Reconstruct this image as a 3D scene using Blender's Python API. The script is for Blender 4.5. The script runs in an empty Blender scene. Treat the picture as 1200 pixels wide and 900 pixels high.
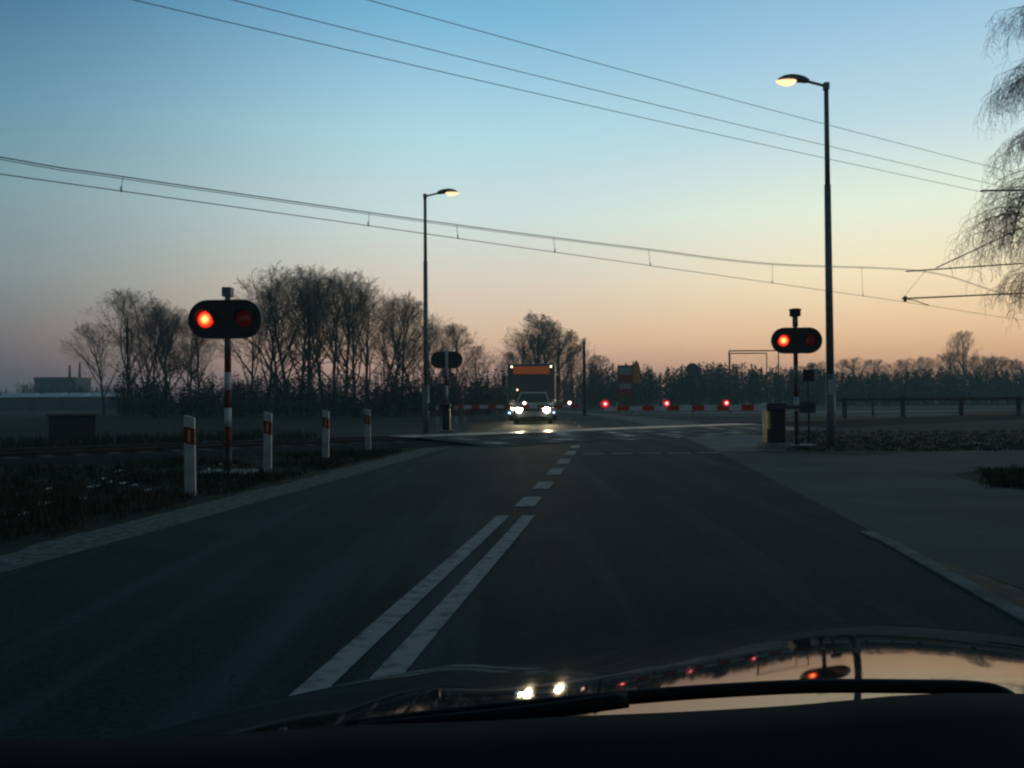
import bpy, bmesh, math, random
from mathutils import Vector, Matrix, noise
R = math.radians
random.seed(7)
C = bpy.context.scene.collection
scene = bpy.context.scene

# ------------------------------------------------------------------ camera
F_PX, W, H = 1039.0, 1200.0, 900.0
CAM_H, PITCH, ROLL = 1.05, math.atan(20/1039.0), R(0.4)
fw = Vector((0, math.cos(PITCH), math.sin(PITCH)))
up0 = Vector((0, -math.sin(PITCH), math.cos(PITCH))); rt0 = Vector((1, 0, 0))
rt = math.cos(ROLL)*rt0 - math.sin(ROLL)*up0
up = math.sin(ROLL)*rt0 + math.cos(ROLL)*up0
EYE = Vector((0, 0, CAM_H))
cd = bpy.data.cameras.new('camera'); cam = bpy.data.objects.new('camera', cd); C.objects.link(cam)
cam.matrix_world = Matrix(((rt.x, up.x, -fw.x, 0), (rt.y, up.y, -fw.y, 0), (rt.z, up.z, -fw.z, CAM_H), (0, 0, 0, 1)))
cd.sensor_width = 36; cd.lens = 36*F_PX/W; cd.clip_start = 0.05; cd.clip_end = 6000
scene.camera = cam

# ------------------------------------------------------------------ view
scene.view_settings.view_transform = 'Standard'; scene.view_settings.look = 'None'
scene.view_settings.exposure = 0.16; scene.view_settings.gamma = 1.0
scene.render.engine = 'CYCLES'
cy = scene.cycles
cy.use_denoising = True
cy.filter_width = 2.3
cy.max_bounces = 6; cy.diffuse_bounces = 2; cy.glossy_bounces = 3; cy.volume_bounces = 0; cy.transparent_max_bounces = 8
cy.sample_clamp_indirect = 4.0
cy.sample_clamp_direct = 0.0

def lin(r, g, b, a=1.0):
    f = lambda v: (v/255/12.92) if v/255 <= 0.04045 else ((v/255+0.055)/1.055)**2.4
    return (f(r), f(g), f(b), a)

# ------------------------------------------------------------------ world: dusk sky
SUN_AZ, SUN_EL = R(48), R(0.5)
wd = bpy.data.worlds.new('World'); scene.world = wd; wd.use_nodes = True
nt = wd.node_tree; nt.nodes.clear()
N = nt.nodes.new; L = nt.links.new
out = N('ShaderNodeOutputWorld'); bg = N('ShaderNodeBackground'); L(bg.outputs[0], out.inputs[0])
tc = N('ShaderNodeTexCoord'); sep = N('ShaderNodeSeparateXYZ'); L(tc.outputs['Generated'], sep.inputs[0])
az = N('ShaderNodeMath'); az.operation = 'ARCTAN2'; L(sep.outputs[0], az.inputs[0]); L(sep.outputs[1], az.inputs[1])
def sky_ramp(stops):
    r = N('ShaderNodeValToRGB'); r.color_ramp.interpolation = 'EASE' if False else 'LINEAR'
    e = r.color_ramp.elements
    while len(e) < len(stops): e.new(0.5)
    for el, (p, c) in zip(e, stops): el.position = p; el.color = lin(*c)
    L(sep.outputs[2], r.inputs[0]); return r
cool = sky_ramp([(0.0, (70, 74, 86)), (0.03, (86, 86, 98)), (0.07, (106, 107, 114)), (0.13, (119, 135, 139)), (0.21, (114, 146, 155)), (0.29, (90, 135, 158)), (0.40, (50, 100, 136)), (0.6, (20, 58, 86)), (1.0, (9, 30, 40))])
mid = sky_ramp([(0.0, (196, 146, 136)), (0.035, (216, 168, 150)), (0.07, (229, 193, 163)), (0.12, (221, 204, 184)), (0.2, (203, 219, 216)), (0.29, (172, 211, 222)), (0.40, (118, 176, 209)), (0.6, (40, 90, 120)), (1.0, (10, 34, 46))])
warm = sky_ramp([(0.0, (206, 148, 118)), (0.03, (232, 176, 136)), (0.067, (243, 201, 157)), (0.13, (247, 229, 191)), (0.2, (226, 236, 216)), (0.28, (184, 212, 222)), (0.38, (146, 188, 214)), (0.6, (56, 104, 132)), (1.0, (11, 36, 48))])
def az_mix(a0, a1, c0, c1):
    m = N('ShaderNodeMapRange'); m.interpolation_type = 'SMOOTHSTEP'
    m.inputs['From Min'].default_value = R(a0); m.inputs['From Max'].default_value = R(a1)
    L(az.outputs[0], m.inputs['Value'])
    x = N('ShaderNodeMix'); x.data_type = 'RGBA'; L(m.outputs[0], x.inputs[0]); L(c0, x.inputs[6]); L(c1, x.inputs[7]); return x.outputs[2]
back = N('ShaderNodeRGB')
east0 = sky_ramp([(0.0, (82, 92, 102)), (0.2, (80, 100, 110)), (0.5, (24, 50, 64)), (1.0, (9, 30, 40))])
m0 = az_mix(-120, -45, east0.outputs[0], cool.outputs[0])
m1 = az_mix(-36, -2, m0, mid.outputs[0])
m2 = az_mix(-3, 24, m1, warm.outputs[0])
east = sky_ramp([(0.0, (82, 92, 102)), (0.2, (80, 100, 110)), (0.5, (24, 50, 64)), (1.0, (9, 30, 40))])
m3 = az_mix(75, 140, m2, east.outputs[0])
sky = N('ShaderNodeTexSky'); sky.sky_type = 'NISHITA'; sky.sun_disc = False
sky.sun_elevation = SUN_EL; sky.sun_rotation = SUN_AZ
sc_ = N('ShaderNodeVectorMath'); sc_.operation = 'SCALE'; sc_.inputs['Scale'].default_value = 0.012; L(sky.outputs[0], sc_.inputs[0])
ad = N('ShaderNodeVectorMath'); ad.operation = 'ADD'; L(m3, ad.inputs[0]); L(sc_.outputs[0], ad.inputs[1])
L(ad.outputs[0], bg.inputs[0]); bg.inputs[1].default_value = 1.0

sl = bpy.data.lights.new('sun', 'SUN'); sl.energy = 0.06; sl.angle = R(12); sl.color = (1.0, 0.72, 0.5)
so = bpy.data.objects.new('sun', sl); C.objects.link(so)
so.rotation_euler = (R(88), 0, math.pi - SUN_AZ); so.location = (0, 0, 60)

# ------------------------------------------------------------------ pixel (1200x900) -> world
def ray(px, py): return (fw + rt*((px-600)/F_PX) - up*((py-450)/F_PX))
def G(px, py, z=0.0):
    d = ray(px, py); t = (z-CAM_H)/d.z; return EYE + d*t
def at(px, py, d):
    v = ray(px, py); return EYE + v*(d/v.y)
def at_z(px, py, z): return G(px, py, z)

# ------------------------------------------------------------------ helpers
def tag(o, label=None, cat=None, group=None, kind=None):
    if label: o['label'] = label
    if cat: o['category'] = cat
    if group: o['group'] = group
    if kind: o['kind'] = kind
    return o
def empty(name, loc=(0, 0, 0), rz=0.0):
    o = bpy.data.objects.new(name, None); o.empty_display_size = 0.3; C.objects.link(o)
    o.location = loc; o.rotation_euler = (0, 0, rz); return o
def copy_tree(o, parent=None):
    c = o.copy(); C.objects.link(c); c.parent = parent
    for ch in list(o.children): copy_tree(ch, c)
    return c

class MB:
    def __init__(s): s.v = []; s.f = []; s.m = []; s.sm = []
    def face(s, pts, mi=0, smooth=False):
        b = len(s.v); s.v += [tuple(p) for p in pts]; s.f.append(list(range(b, b+len(pts)))); s.m.append(mi); s.sm.append(smooth)
    def idx(s, verts, faces, mi=0, smooth=False):
        b = len(s.v); s.v += [tuple(p) for p in verts]
        for f in faces: s.f.append([b+i for i in f]); s.m.append(mi); s.sm.append(smooth)
    def box(s, lo, hi, mi=0, bev=0.0, taper=None):
        bm = bmesh.new(); bmesh.ops.create_cube(bm, size=1)
        c = [(lo[i]+hi[i])/2 for i in range(3)]; e = [hi[i]-lo[i] for i in range(3)]
        for v in bm.verts:
            k = 1.0
            if taper is not None and v.co.z > 0: k = taper
            v.co = Vector((c[0]+v.co.x*e[0]*k, c[1]+v.co.y*e[1]*k, c[2]+v.co.z*e[2]))
        if bev: bmesh.ops.bevel(bm, geom=list(bm.edges), offset=bev, segments=2, affect='EDGES', profile=0.5)
        bm.verts.index_update()
        s.idx([v.co[:] for v in bm.verts], [[v.index for v in f.verts] for f in bm.faces], mi); bm.free()
    def tube(s, pts, rads, n=8, mi=0, caps=True, smooth=True):
        pts = [Vector(p) for p in pts]
        if not isinstance(rads, (list, tuple)): rads = [rads]*len(pts)
        b = len(s.v); prev = None
        for i, p in enumerate(pts):
            t = (pts[min(i+1, len(pts)-1)]-pts[max(i-1, 0)])
            t = t.normalized() if t.length > 1e-9 else Vector((0, 0, 1))
            if prev is None:
                a = Vector((0, 0, 1)) if abs(t.z) < 0.9 else Vector((1, 0, 0)); u = t.cross(a).normalized()
            else:
                u = prev - t*prev.dot(t); u = u.normalized() if u.length > 1e-6 else t.orthogonal().normalized()
            prev = u; w = t.cross(u)
            for k in range(n):
                a = 2*math.pi*k/n; s.v.append(tuple(p+(u*math.cos(a)+w*math.sin(a))*rads[i]))
        for i in range(len(pts)-1):
            for k in range(n):
                s.f.append([b+i*n+k, b+i*n+(k+1) % n, b+(i+1)*n+(k+1) % n, b+(i+1)*n+k]); s.m.append(mi); s.sm.append(smooth)
        if caps:
            s.f.append([b+k for k in range(n)][::-1]); s.m.append(mi); s.sm.append(False)
            e = b+(len(pts)-1)*n; s.f.append([e+k for k in range(n)]); s.m.append(mi); s.sm.append(False)
    def lathe(s, prof, n=20, mi=0, axis='Z', c=(0, 0, 0), smooth=True):
        b = len(s.v)
        for r, h in prof:
            for k in range(n):
                a = 2*math.pi*k/n; x, y = r*math.cos(a), r*math.sin(a)
                p = (x, y, h) if axis == 'Z' else ((x, h, y) if axis == 'Y' else (h, x, y))
                s.v.append((p[0]+c[0], p[1]+c[1], p[2]+c[2]))
        for i in range(len(prof)-1):
            for k in range(n):
                s.f.append([b+i*n+k, b+i*n+(k+1) % n, b+(i+1)*n+(k+1) % n, b+(i+1)*n+k]); s.m.append(mi); s.sm.append(smooth)
        for i, rev in ((0, True), (len(prof)-1, False)):
            if prof[i][0] > 1e-6:
                q = [b+i*n+k for k in range(n)]; s.f.append(q[::-1] if rev else q); s.m.append(mi); s.sm.append(False)
    def prism(s, poly, d0, d1, axis='Y', mi=0):
        # poly: 2d outline; extruded along axis
        def P(a, b_, d): return (a, d, b_) if axis == 'Y' else ((a, b_, d) if axis == 'Z' else (d, a, b_))
        n = len(poly); b = len(s.v)
        s.v += [P(a, c, d0) for a, c in poly]+[P(a, c, d1) for a, c in poly]
        s.f.append([b+i for i in range(n)]); s.f.append([b+n+i for i in range(n)][::-1]); s.m += [mi, mi]; s.sm += [False, False]
        for i in range(n):
            j = (i+1) % n; s.f.append([b+i, b+n+i, b+n+j, b+j]); s.m.append(mi); s.sm.append(False)
    def loft(s, secs, mi=0, smooth=True, caps=True):
        n = len(secs[0]); b = len(s.v)
        for q in secs: s.v += [tuple(p) for p in q]
        for i in range(len(secs)-1):
            for k in range(n):
                s.f.append([b+i*n+k, b+i*n+(k+1) % n, b+(i+1)*n+(k+1) % n, b+(i+1)*n+k]); s.m.append(mi); s.sm.append(smooth)
        if caps:
            s.f.append([b+k for k in range(n)][::-1]); s.f.append([b+(len(secs)-1)*n+k for k in range(n)]); s.m += [mi, mi]; s.sm += [False, False]
    def build(s, name, mats, parent=None, fix=True):
        me = bpy.data.meshes.new(name); me.from_pydata(s.v, [], s.f)
        if not isinstance(mats, (list, tuple)): mats = [mats]
        for m in mats: me.materials.append(m)
        me.polygons.foreach_set('material_index', s.m); me.polygons.foreach_set('use_smooth', s.sm)
        if fix and len(s.f) < 20000:
            bm = bmesh.new(); bm.from_mesh(me); bmesh.ops.recalc_face_normals(bm, faces=bm.faces); bm.to_mesh(me); bm.free()
        me.update()
        o = bpy.data.objects.new(name, me); C.objects.link(o); o.parent = parent; return o

# ------------------------------------------------------------------ materials
def mat(name, col, rough=0.6, col2=None, scale=8.0, metal=0.0, bump=0.0, coat=0.0, spec=0.5, detail=6.0, lo=0.35, hi=0.65, stretch=None, rough2=None):
    m = bpy.data.materials.new(name); m.use_nodes = True; t = m.node_tree; p = t.nodes['Principled BSDF']
    p.inputs['Roughness'].default_value = rough; p.inputs['Metallic'].default_value = metal
    p.inputs['Coat Weight'].default_value = coat; p.inputs['Coat Roughness'].default_value = 0.04; p.inputs['Specular IOR Level'].default_value = spec
    if col2 is None: col2 = tuple(c*0.72 for c in col)
    co = t.nodes.new('ShaderNodeTexCoord'); nz = t.nodes.new('ShaderNodeTexNoise'); nz.inputs['Scale'].default_value = scale; nz.inputs['Detail'].default_value = detail
    src = co.outputs['Object']
    if stretch:
        mp = t.nodes.new('ShaderNodeMapping'); mp.inputs['Scale'].default_value = stretch; t.links.new(src, mp.inputs[0]); src = mp.outputs[0]
    t.links.new(src, nz.inputs['Vector'])
    mr = t.nodes.new('ShaderNodeMapRange'); mr.inputs['From Min'].default_value = lo; mr.inputs['From Max'].default_value = hi; t.links.new(nz.outputs[0], mr.inputs[0])
    mx = t.nodes.new('ShaderNodeMix'); mx.data_type = 'RGBA'; mx.inputs[6].default_value = (*col2, 1); mx.inputs[7].default_value = (*col, 1)
    t.links.new(mr.outputs[0], mx.inputs[0]); t.links.new(mx.outputs[2], p.inputs['Base Color'])
    if rough2 is not None:
        rr = t.nodes.new('ShaderNodeMapRange'); rr.inputs['From Min'].default_value = lo; rr.inputs['From Max'].default_value = hi
        rr.inputs['To Min'].default_value = rough; rr.inputs['To Max'].default_value = rough2; t.links.new(nz.outputs[0], rr.inputs[0]); t.links.new(rr.outputs[0], p.inputs['Roughness'])
    if bump:
        bp = t.nodes.new('ShaderNodeBump'); bp.inputs['Strength'].default_value = bump; bp.inputs['Distance'].default_value = 0.02; t.links.new(nz.outputs[0], bp.inputs['Height']); t.links.new(bp.outputs[0], p.inputs['Normal'])
    return m
def emit(name, col, strength, base=(0.05, 0.05, 0.05)):
    m = bpy.data.materials.new(name); m.use_nodes = True; p = m.node_tree.nodes['Principled BSDF']
    p.inputs['Base Color'].default_value = (*base, 1); p.inputs['Emission Color'].default_value = (*col, 1); p.inputs['Emission Strength'].default_value = strength; p.inputs['Roughness'].default_value = 0.2
    return m
def lens_mat(name, core, edge, r, s_core, s_edge):
    # a lit lens: the lamp bulb behind it makes its middle brighter (object-space radius)
    m = bpy.data.materials.new(name); m.use_nodes = True; t = m.node_tree; p = t.nodes['Principled BSDF']
    co = t.nodes.new('ShaderNodeTexCoord'); mp = t.nodes.new('ShaderNodeMapping'); mp.inputs['Scale'].default_value = (1, 0, 1); t.links.new(co.outputs['Object'], mp.inputs[0])
    ln = t.nodes.new('ShaderNodeVectorMath'); ln.operation = 'LENGTH'; t.links.new(mp.outputs[0], ln.inputs[0])
    mr = t.nodes.new('ShaderNodeMapRange'); mr.inputs['From Min'].default_value = r*0.10; mr.inputs['From Max'].default_value = r*0.8; t.links.new(ln.outputs['Value'], mr.inputs[0])
    mx = t.nodes.new('ShaderNodeMix'); mx.data_type = 'RGBA'; mx.inputs[6].default_value = (*core, 1); mx.inputs[7].default_value = (*edge, 1); t.links.new(mr.outputs[0], mx.inputs[0])
    ms = t.nodes.new('ShaderNodeMix'); ms.inputs[2].default_value = s_core; ms.inputs[3].default_value = s_edge; t.links.new(mr.outputs[0], ms.inputs[0])
    p.inputs['Base Color'].default_value = (0.1, 0.01, 0.01, 1); t.links.new(mx.outputs[2], p.inputs['Emission Color']); t.links.new(ms.outputs[0], p.inputs['Emission Strength'])
    return m

M = {}
M['grass'] = mat('winter_grass', (0.04, 0.038, 0.022), 0.9, (0.018, 0.022, 0.014), 0.6, bump=0.5)
M['blade'] = mat('grass_blade', (0.05, 0.044, 0.022), 0.9, (0.018, 0.03, 0.014), 1.5, spec=0.1)
M['shoulder'] = mat('frosted_gravel', (0.22, 0.215, 0.20), 0.95, (0.045, 0.045, 0.04), 13.0, spec=0.1, bump=0.6, lo=0.3, hi=0.7)
M['side'] = mat('pale_asphalt', (0.085, 0.098, 0.102), 0.9, (0.05, 0.06, 0.064), 0.7, bump=0.15, spec=0.12)
M['path'] = mat('footpath_paving', (0.20, 0.185, 0.175), 0.9, (0.13, 0.122, 0.115), 1.3, bump=0.1, spec=0.12)
M['deck'] = mat('crossing_deck', (0.042, 0.036, 0.032), 0.85, (0.02, 0.019, 0.018), 1.6, rough2=0.3, spec=0.12, bump=0.15, lo=0.50, hi=0.68, stretch=(0.7, 1.6, 1))
M['panel'] = mat('damp_panel', (0.03, 0.027, 0.024), 0.40, (0.016, 0.0145, 0.0135), 3.0, rough2=0.28, spec=0.07)
M['ballast'] = mat('ballast', (0.03, 0.027, 0.025), 0.95, (0.010, 0.010, 0.010), 14.0, bump=1.0, spec=0.05)
M['sleeper'] = mat('sleeper', (0.07, 0.065, 0.06), 0.9)
M['rail'] = mat('rail_steel', (0.05, 0.04, 0.034), 0.6, (0.03, 0.024, 0.02), 6.0, metal=0.2, spec=0.2)
M['paint'] = mat('road_paint', (0.33, 0.315, 0.285), 0.85, (0.12, 0.118, 0.11), 11.0, lo=0.3, hi=0.52, spec=0.2)
M['kerb'] = mat('kerb_concrete', (0.2, 0.2, 0.195), 0.9, (0.10, 0.10, 0.098), 5, spec=0.1)
M['brown'] = mat('dead_grass_strip', (0.11, 0.072, 0.04), 0.95, (0.04, 0.03, 0.02), 5, bump=0.6)
M['white'] = mat('white_paint', (0.62, 0.63, 0.63), 0.5, (0.4, 0.41, 0.41), 7)
M['postwhite'] = mat('post_plastic', (0.55, 0.56, 0.56), 0.6, (0.33, 0.33, 0.32), 5)
M['red'] = mat('red_paint', (0.17, 0.03, 0.024), 0.6, (0.12, 0.022, 0.018), 9, spec=0.2)
M['redbright'] = mat('red_reflective', (0.8, 0.05, 0.045), 0.5, (0.65, 0.035, 0.03), 9)
M['armwhite'] = mat('white_reflective', (0.8, 0.82, 0.82), 0.5, (0.66, 0.67, 0.67), 9)
M['black'] = mat('black_paint', (0.018, 0.018, 0.02), 0.55)
M['plate'] = mat('backplate_black', (0.02, 0.018, 0.018), 0.5)
M['grey'] = mat('galvanised_steel', (0.26, 0.27, 0.27), 0.55, (0.16, 0.17, 0.17), 10, metal=0.3)
M['darkgrey'] = mat('dark_steel', (0.07, 0.072, 0.074), 0.6)
M['concrete'] = mat('concrete', (0.32, 0.31, 0.29), 0.9, (0.2, 0.2, 0.19), 6)
M['amber'] = mat('amber_reflector', (0.75, 0.3, 0.08), 0.25)
M['amber_emissive'] = emit('amber_reflector_emissive', (1.0, 0.42, 0.12), 0.014, (0.25, 0.10, 0.04))  # no lamp: faint emission imitates light the reflector throws back
M['yellow'] = mat('yellow_strip', (0.7, 0.55, 0.15), 0.4)
M['bark'] = mat('bark', (0.055, 0.048, 0.042), 0.95, (0.028, 0.025, 0.022), 4)
M['twig'] = mat('twigs', (0.095, 0.072, 0.058), 0.95, (0.055, 0.045, 0.04), 3)
M['birch'] = mat('birch_bark', (0.4, 0.39, 0.37), 0.8, (0.05, 0.05, 0.05), 2.5, stretch=(1, 1, 5), lo=0.4, hi=0.55)
M['birchtwig'] = mat('birch_twigs', (0.06, 0.045, 0.04), 0.9)
M['needle'] = mat('conifer', (0.04, 0.05, 0.03), 0.95, (0.016, 0.022, 0.016), 0.35)
M['brush'] = mat('brushwood', (0.05, 0.042, 0.033), 0.95, (0.022, 0.022, 0.02), 0.5)
M['snow'] = mat('old_snow', (0.7, 0.72, 0.75), 0.8, (0.45, 0.47, 0.5), 6, bump=0.4)
M['wire'] = mat('wire', (0.06, 0.058, 0.055), 0.5)
M['silver'] = mat('silver_paint', (0.45, 0.46, 0.47), 0.3, (0.4, 0.41, 0.42), 3, metal=0.5, coat=0.6)
M['buswhite'] = mat('bus_paint', (0.34, 0.34, 0.33), 0.4, (0.26, 0.26, 0.25), 2, coat=0.3)
M['busgrey'] = mat('bus_lower', (0.16, 0.15, 0.13), 0.45)
M['glass'] = mat('dark_glass', (0.015, 0.018, 0.02), 0.08, coat=0.6)
M['rubber'] = mat('rubber', (0.015, 0.015, 0.015), 0.85)
M['head'] = emit('headlamp', (1.0, 0.84, 0.58), 170)
M['headfar'] = emit('headlamp_far', (1.0, 0.86, 0.6), 14)
M['drl'] = emit('running_light', (0.35, 0.6, 1.0), 5)
M['marker'] = emit('marker_lamp', (1.0, 0.85, 0.5), 4)
M['inlamp'] = emit('cab_lamp', (1.0, 0.6, 0.35), 2.4)
M['dest'] = emit('destination_display', (0.85, 0.20, 0.035), 0.09, (0.3, 0.08, 0.02))
M['barlamp'] = lens_mat('barrier_lamp_red', (1.0, 0.40, 0.42), (1.0, 0.03, 0.04), 0.06, 4.0, 0.45)
M['barlampw'] = emit('barrier_lamp_pale', (1.0, 0.62, 0.55), 6, (0.4, 0.1, 0.1))
M['sig'] = lens_mat('signal_lens_lit', (1.0, 0.30, 0.07), (1.0, 0.03, 0.012), 0.12, 5.0, 0.9)
M['sigoff'] = emit('signal_lens_dim', (0.5, 0.02, 0.02), 0.03, (0.04, 0.005, 0.005))
M['lamp'] = emit('sodium_lens', (1.0, 0.67, 0.37), 1.35)
M['orange'] = mat('orange_banner', (0.85, 0.30, 0.04), 0.6, (0.7, 0.24, 0.03))
M['signred'] = mat('sign_red', (0.42, 0.045, 0.035), 0.5)
M['signwhite'] = mat('sign_panel', (0.5, 0.5, 0.5), 0.5)
M['brick'] = mat('far_wall', (0.10, 0.095, 0.09), 0.9)
M['roofpale'] = mat('pale_roof', (0.75, 0.78, 0.8), 0.6)
M['wood'] = mat('old_wood', (0.06, 0.05, 0.04), 0.9)
M['carpaint'] = mat('own_car_paint', (0.012, 0.014, 0.014), 0.05, (0.010, 0.012, 0.012), 30, coat=0.0, rough2=0.02, spec=0.3)
M['dash'] = mat('dashboard_plastic', (0.006, 0.006, 0.006), 0.85, spec=0.15)  # near-black base stands in for shade of the car roof, not built
M['wiper'] = mat('wiper_black', (0.006, 0.006, 0.006), 0.6, spec=0.2)

def ground_material():
    m = bpy.data.materials.new('ground_field'); m.use_nodes = True; t = m.node_tree; p = t.nodes['Principled BSDF']; p.inputs['Roughness'].default_value = 0.95
    p.inputs['Specular IOR Level'].default_value = 0.1
    co = t.nodes.new('ShaderNodeTexCoord')
    def nz(scale, detail, st=(1, 1, 1)):
        mp = t.nodes.new('ShaderNodeMapping'); mp.inputs['Scale'].default_value = st; t.links.new(co.outputs['Object'], mp.inputs[0])
        n = t.nodes.new('ShaderNodeTexNoise'); n.inputs['Scale'].default_value = scale; n.inputs['Detail'].default_value = detail; t.links.new(mp.outputs[0], n.inputs[0]); return n.outputs[0]
    def mrange(s, a, b):
        r = t.nodes.new('ShaderNodeMapRange'); r.inputs['From Min'].default_value = a; r.inputs['From Max'].default_value = b; t.links.new(s, r.inputs[0]); return r.outputs[0]
    def mix(f, a, b):
        x = t.nodes.new('ShaderNodeMix'); x.data_type = 'RGBA'; t.links.new(f, x.inputs[0])
        for i, c in ((6, a), (7, b)):
            if isinstance(c, tuple): x.inputs[i].default_value = (*c, 1)
            else: t.links.new(c, x.inputs[i])
        return x.outputs[2]
    fine = nz(2.5, 8); big = nz(0.12, 5)
    base = mix(mrange(fine, 0.35, 0.65), (0.016, 0.021, 0.014), (0.036, 0.034, 0.02))
    base = mix(mrange(big, 0.42, 0.6), base, (0.046, 0.038, 0.026))
    frost = nz(0.05, 6, (0.35, 2.2, 1))
    # frost lies in drifts on the open field beyond the railway
    sp = t.nodes.new('ShaderNodeSeparateXYZ'); t.links.new(co.outputs['Object'], sp.inputs[0])
    fy0 = mrange(sp.outputs[1], 34, 48); fx0 = mrange(sp.outputs[0], -6, 14)
    fm = t.nodes.new('ShaderNodeMath'); fm.operation = 'MULTIPLY'; t.links.new(fy0, fm.inputs[0]); t.links.new(fx0, fm.inputs[1]); fy = fm.outputs[0]
    mu = t.nodes.new('ShaderNodeMath'); mu.operation = 'MULTIPLY'; t.links.new(mrange(frost, 0.5, 0.66), mu.inputs[0]); t.links.new(fy, mu.inputs[1])
    base = mix(mu.outputs[0], base, (0.24, 0.26, 0.28))
    t.links.new(base, p.inputs['Base Color'])
    bp = t.nodes.new('ShaderNodeBump'); bp.inputs['Strength'].default_value = 0.7; bp.inputs['Distance'].default_value = 0.05; t.links.new(fine, bp.inputs['Height']); t.links.new(bp.outputs[0], p.inputs['Normal'])
    return m
M['ground'] = ground_material()

def asphalt_material():
    m = bpy.data.materials.new('asphalt'); m.use_nodes = True; t = m.node_tree; p = t.nodes['Principled BSDF']; p.inputs['Roughness'].default_value = 0.8; p.inputs['Specular IOR Level'].default_value = 0.03
    co = t.nodes.new('ShaderNodeTexCoord')
    def nz(scale, detail, st=(1, 1, 1)):
        mp = t.nodes.new('ShaderNodeMapping'); mp.inputs['Scale'].default_value = st; mp.inputs['Rotation'].default_value = (0, 0, R(6.8)); t.links.new(co.outputs['Object'], mp.inputs[0])
        n = t.nodes.new('ShaderNodeTexNoise'); n.inputs['Scale'].default_value = scale; n.inputs['Detail'].default_value = detail; t.links.new(mp.outputs[0], n.inputs[0]); return n.outputs[0]
    grain = nz(55, 6); patch = nz(0.5, 5); streak = nz(1.0, 4, (2.2, 0.10, 1))
    def mix(f, a, b, lo, hi):
        r = t.nodes.new('ShaderNodeMapRange'); r.inputs['From Min'].default_value = lo; r.inputs['From Max'].default_value = hi; t.links.new(f, r.inputs[0])
        x = t.nodes.new('ShaderNodeMix'); x.data_type = 'RGBA'; t.links.new(r.outputs[0], x.inputs[0])
        for i, c in ((6, a), (7, b)):
            if isinstance(c, tuple): x.inputs[i].default_value = (*c, 1)
            else: t.links.new(c, x.inputs[i])
        return x.outputs[2]
    c = mix(grain, (0.016, 0.025, 0.027), (0.034, 0.048, 0.051), 0.35, 0.65)
    c = mix(patch, c, (0.042, 0.058, 0.062), 0.48, 0.72)
    c = mix(streak, c, (0.062, 0.082, 0.090), 0.50, 0.74)
    wob = t.nodes.new('ShaderNodeTexNoise'); wob.inputs['Scale'].default_value = 1.4; wob.inputs['Detail'].default_value = 5; t.links.new(co.outputs['Object'], wob.inputs[0])
    wv = t.nodes.new('ShaderNodeVectorMath'); wv.operation = 'SCALE'; wv.inputs['Scale'].default_value = 0.9; t.links.new(wob.outputs[1], wv.inputs[0])
    wa = t.nodes.new('ShaderNodeVectorMath'); wa.operation = 'ADD'; t.links.new(wv.outputs[0], wa.inputs[0]); t.links.new(co.outputs['Object'], wa.inputs[1])
    vc = t.nodes.new('ShaderNodeTexVoronoi'); vc.feature = 'DISTANCE_TO_EDGE'; vc.inputs['Scale'].default_value = 0.30; t.links.new(wa.outputs[0], vc.inputs['Vector'])
    c = mix(vc.outputs['Distance'], (0.024, 0.034, 0.036), c, 0.0, 0.003)
    t.links.new(c, p.inputs['Base Color'])
    vo = t.nodes.new('ShaderNodeTexVoronoi'); vo.feature = 'DISTANCE_TO_EDGE'; vo.inputs['Scale'].default_value = 0.22
    bp = t.nodes.new('ShaderNodeBump'); bp.inputs['Strength'].default_value = 0.5; bp.inputs['Distance'].default_value = 0.006; t.links.new(grain, bp.inputs['Height']); t.links.new(bp.outputs[0], p.inputs['Normal'])
    return m
M['asphalt'] = asphalt_material()

# ------------------------------------------------------------------ layout functions
CX = [(-12, -2.5), (-6, -1.75), (0, -1.02), (3.5, -0.58), (8, 0.02), (13.3, 0.66), (21.8, 1.6), (30, 2.35), (39, 2.85), (46, 3.0), (70, 2.3), (100, -0.1), (150, -8.5), (220, -28), (300, -58)]
def interp(tab, y):
    # Catmull-Rom through the table
    for i in range(len(tab)-1):
        if y <= tab[i+1][0] or i == len(tab)-2:
            x0, y0 = tab[i]; x1, y1 = tab[i+1]
            m0 = (y1-tab[i-1][1])/(x1-tab[i-1][0]) if i > 0 else (y1-y0)/(x1-x0)
            m1 = (tab[i+2][1]-y0)/(tab[i+2][0]-x0) if i < len(tab)-2 else (y1-y0)/(x1-x0)
            h = x1-x0; t = (y-x0)/h
            return (2*t**3-3*t*t+1)*y0+(t**3-2*t*t+t)*h*m0+(-2*t**3+3*t*t)*y1+(t**3-t*t)*h*m1
def cx(y): return interp(CX, y)
HWL, HWR = 2.86, 2.92
C1 = at_z(0, 204, 5.5); C2 = at_z(1088, 358, 5.5)        # contact wire, 5.5 m above the rails
TD = Vector((C2.x-C1.x, C2.y-C1.y, 0)).normalized(); TN = Vector((-TD.y, TD.x, 0))
T0 = Vector((C1.x, C1.y, 0))
def track(s, t, z=0.0): p = T0+TD*s+TN*t; p.z = z; return p
def track_st(p): d = Vector((p.x, p.y, 0))-T0; return d.dot(TD), d.dot(TN)

def strip(name, f0, f1, ys, z, m):
    b = MB()
    vs = []
    for y in ys: vs += [(f0(y), y, z), (f1(y), y, z)]
    b.idx(vs, [[2*i, 2*i+1, 2*i+3, 2*i+2] for i in range(len(ys)-1)])
    return b.build(name, m)
def frange(a, b, n): return [a+(b-a)*i/n for i in range(n+1)]

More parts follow.
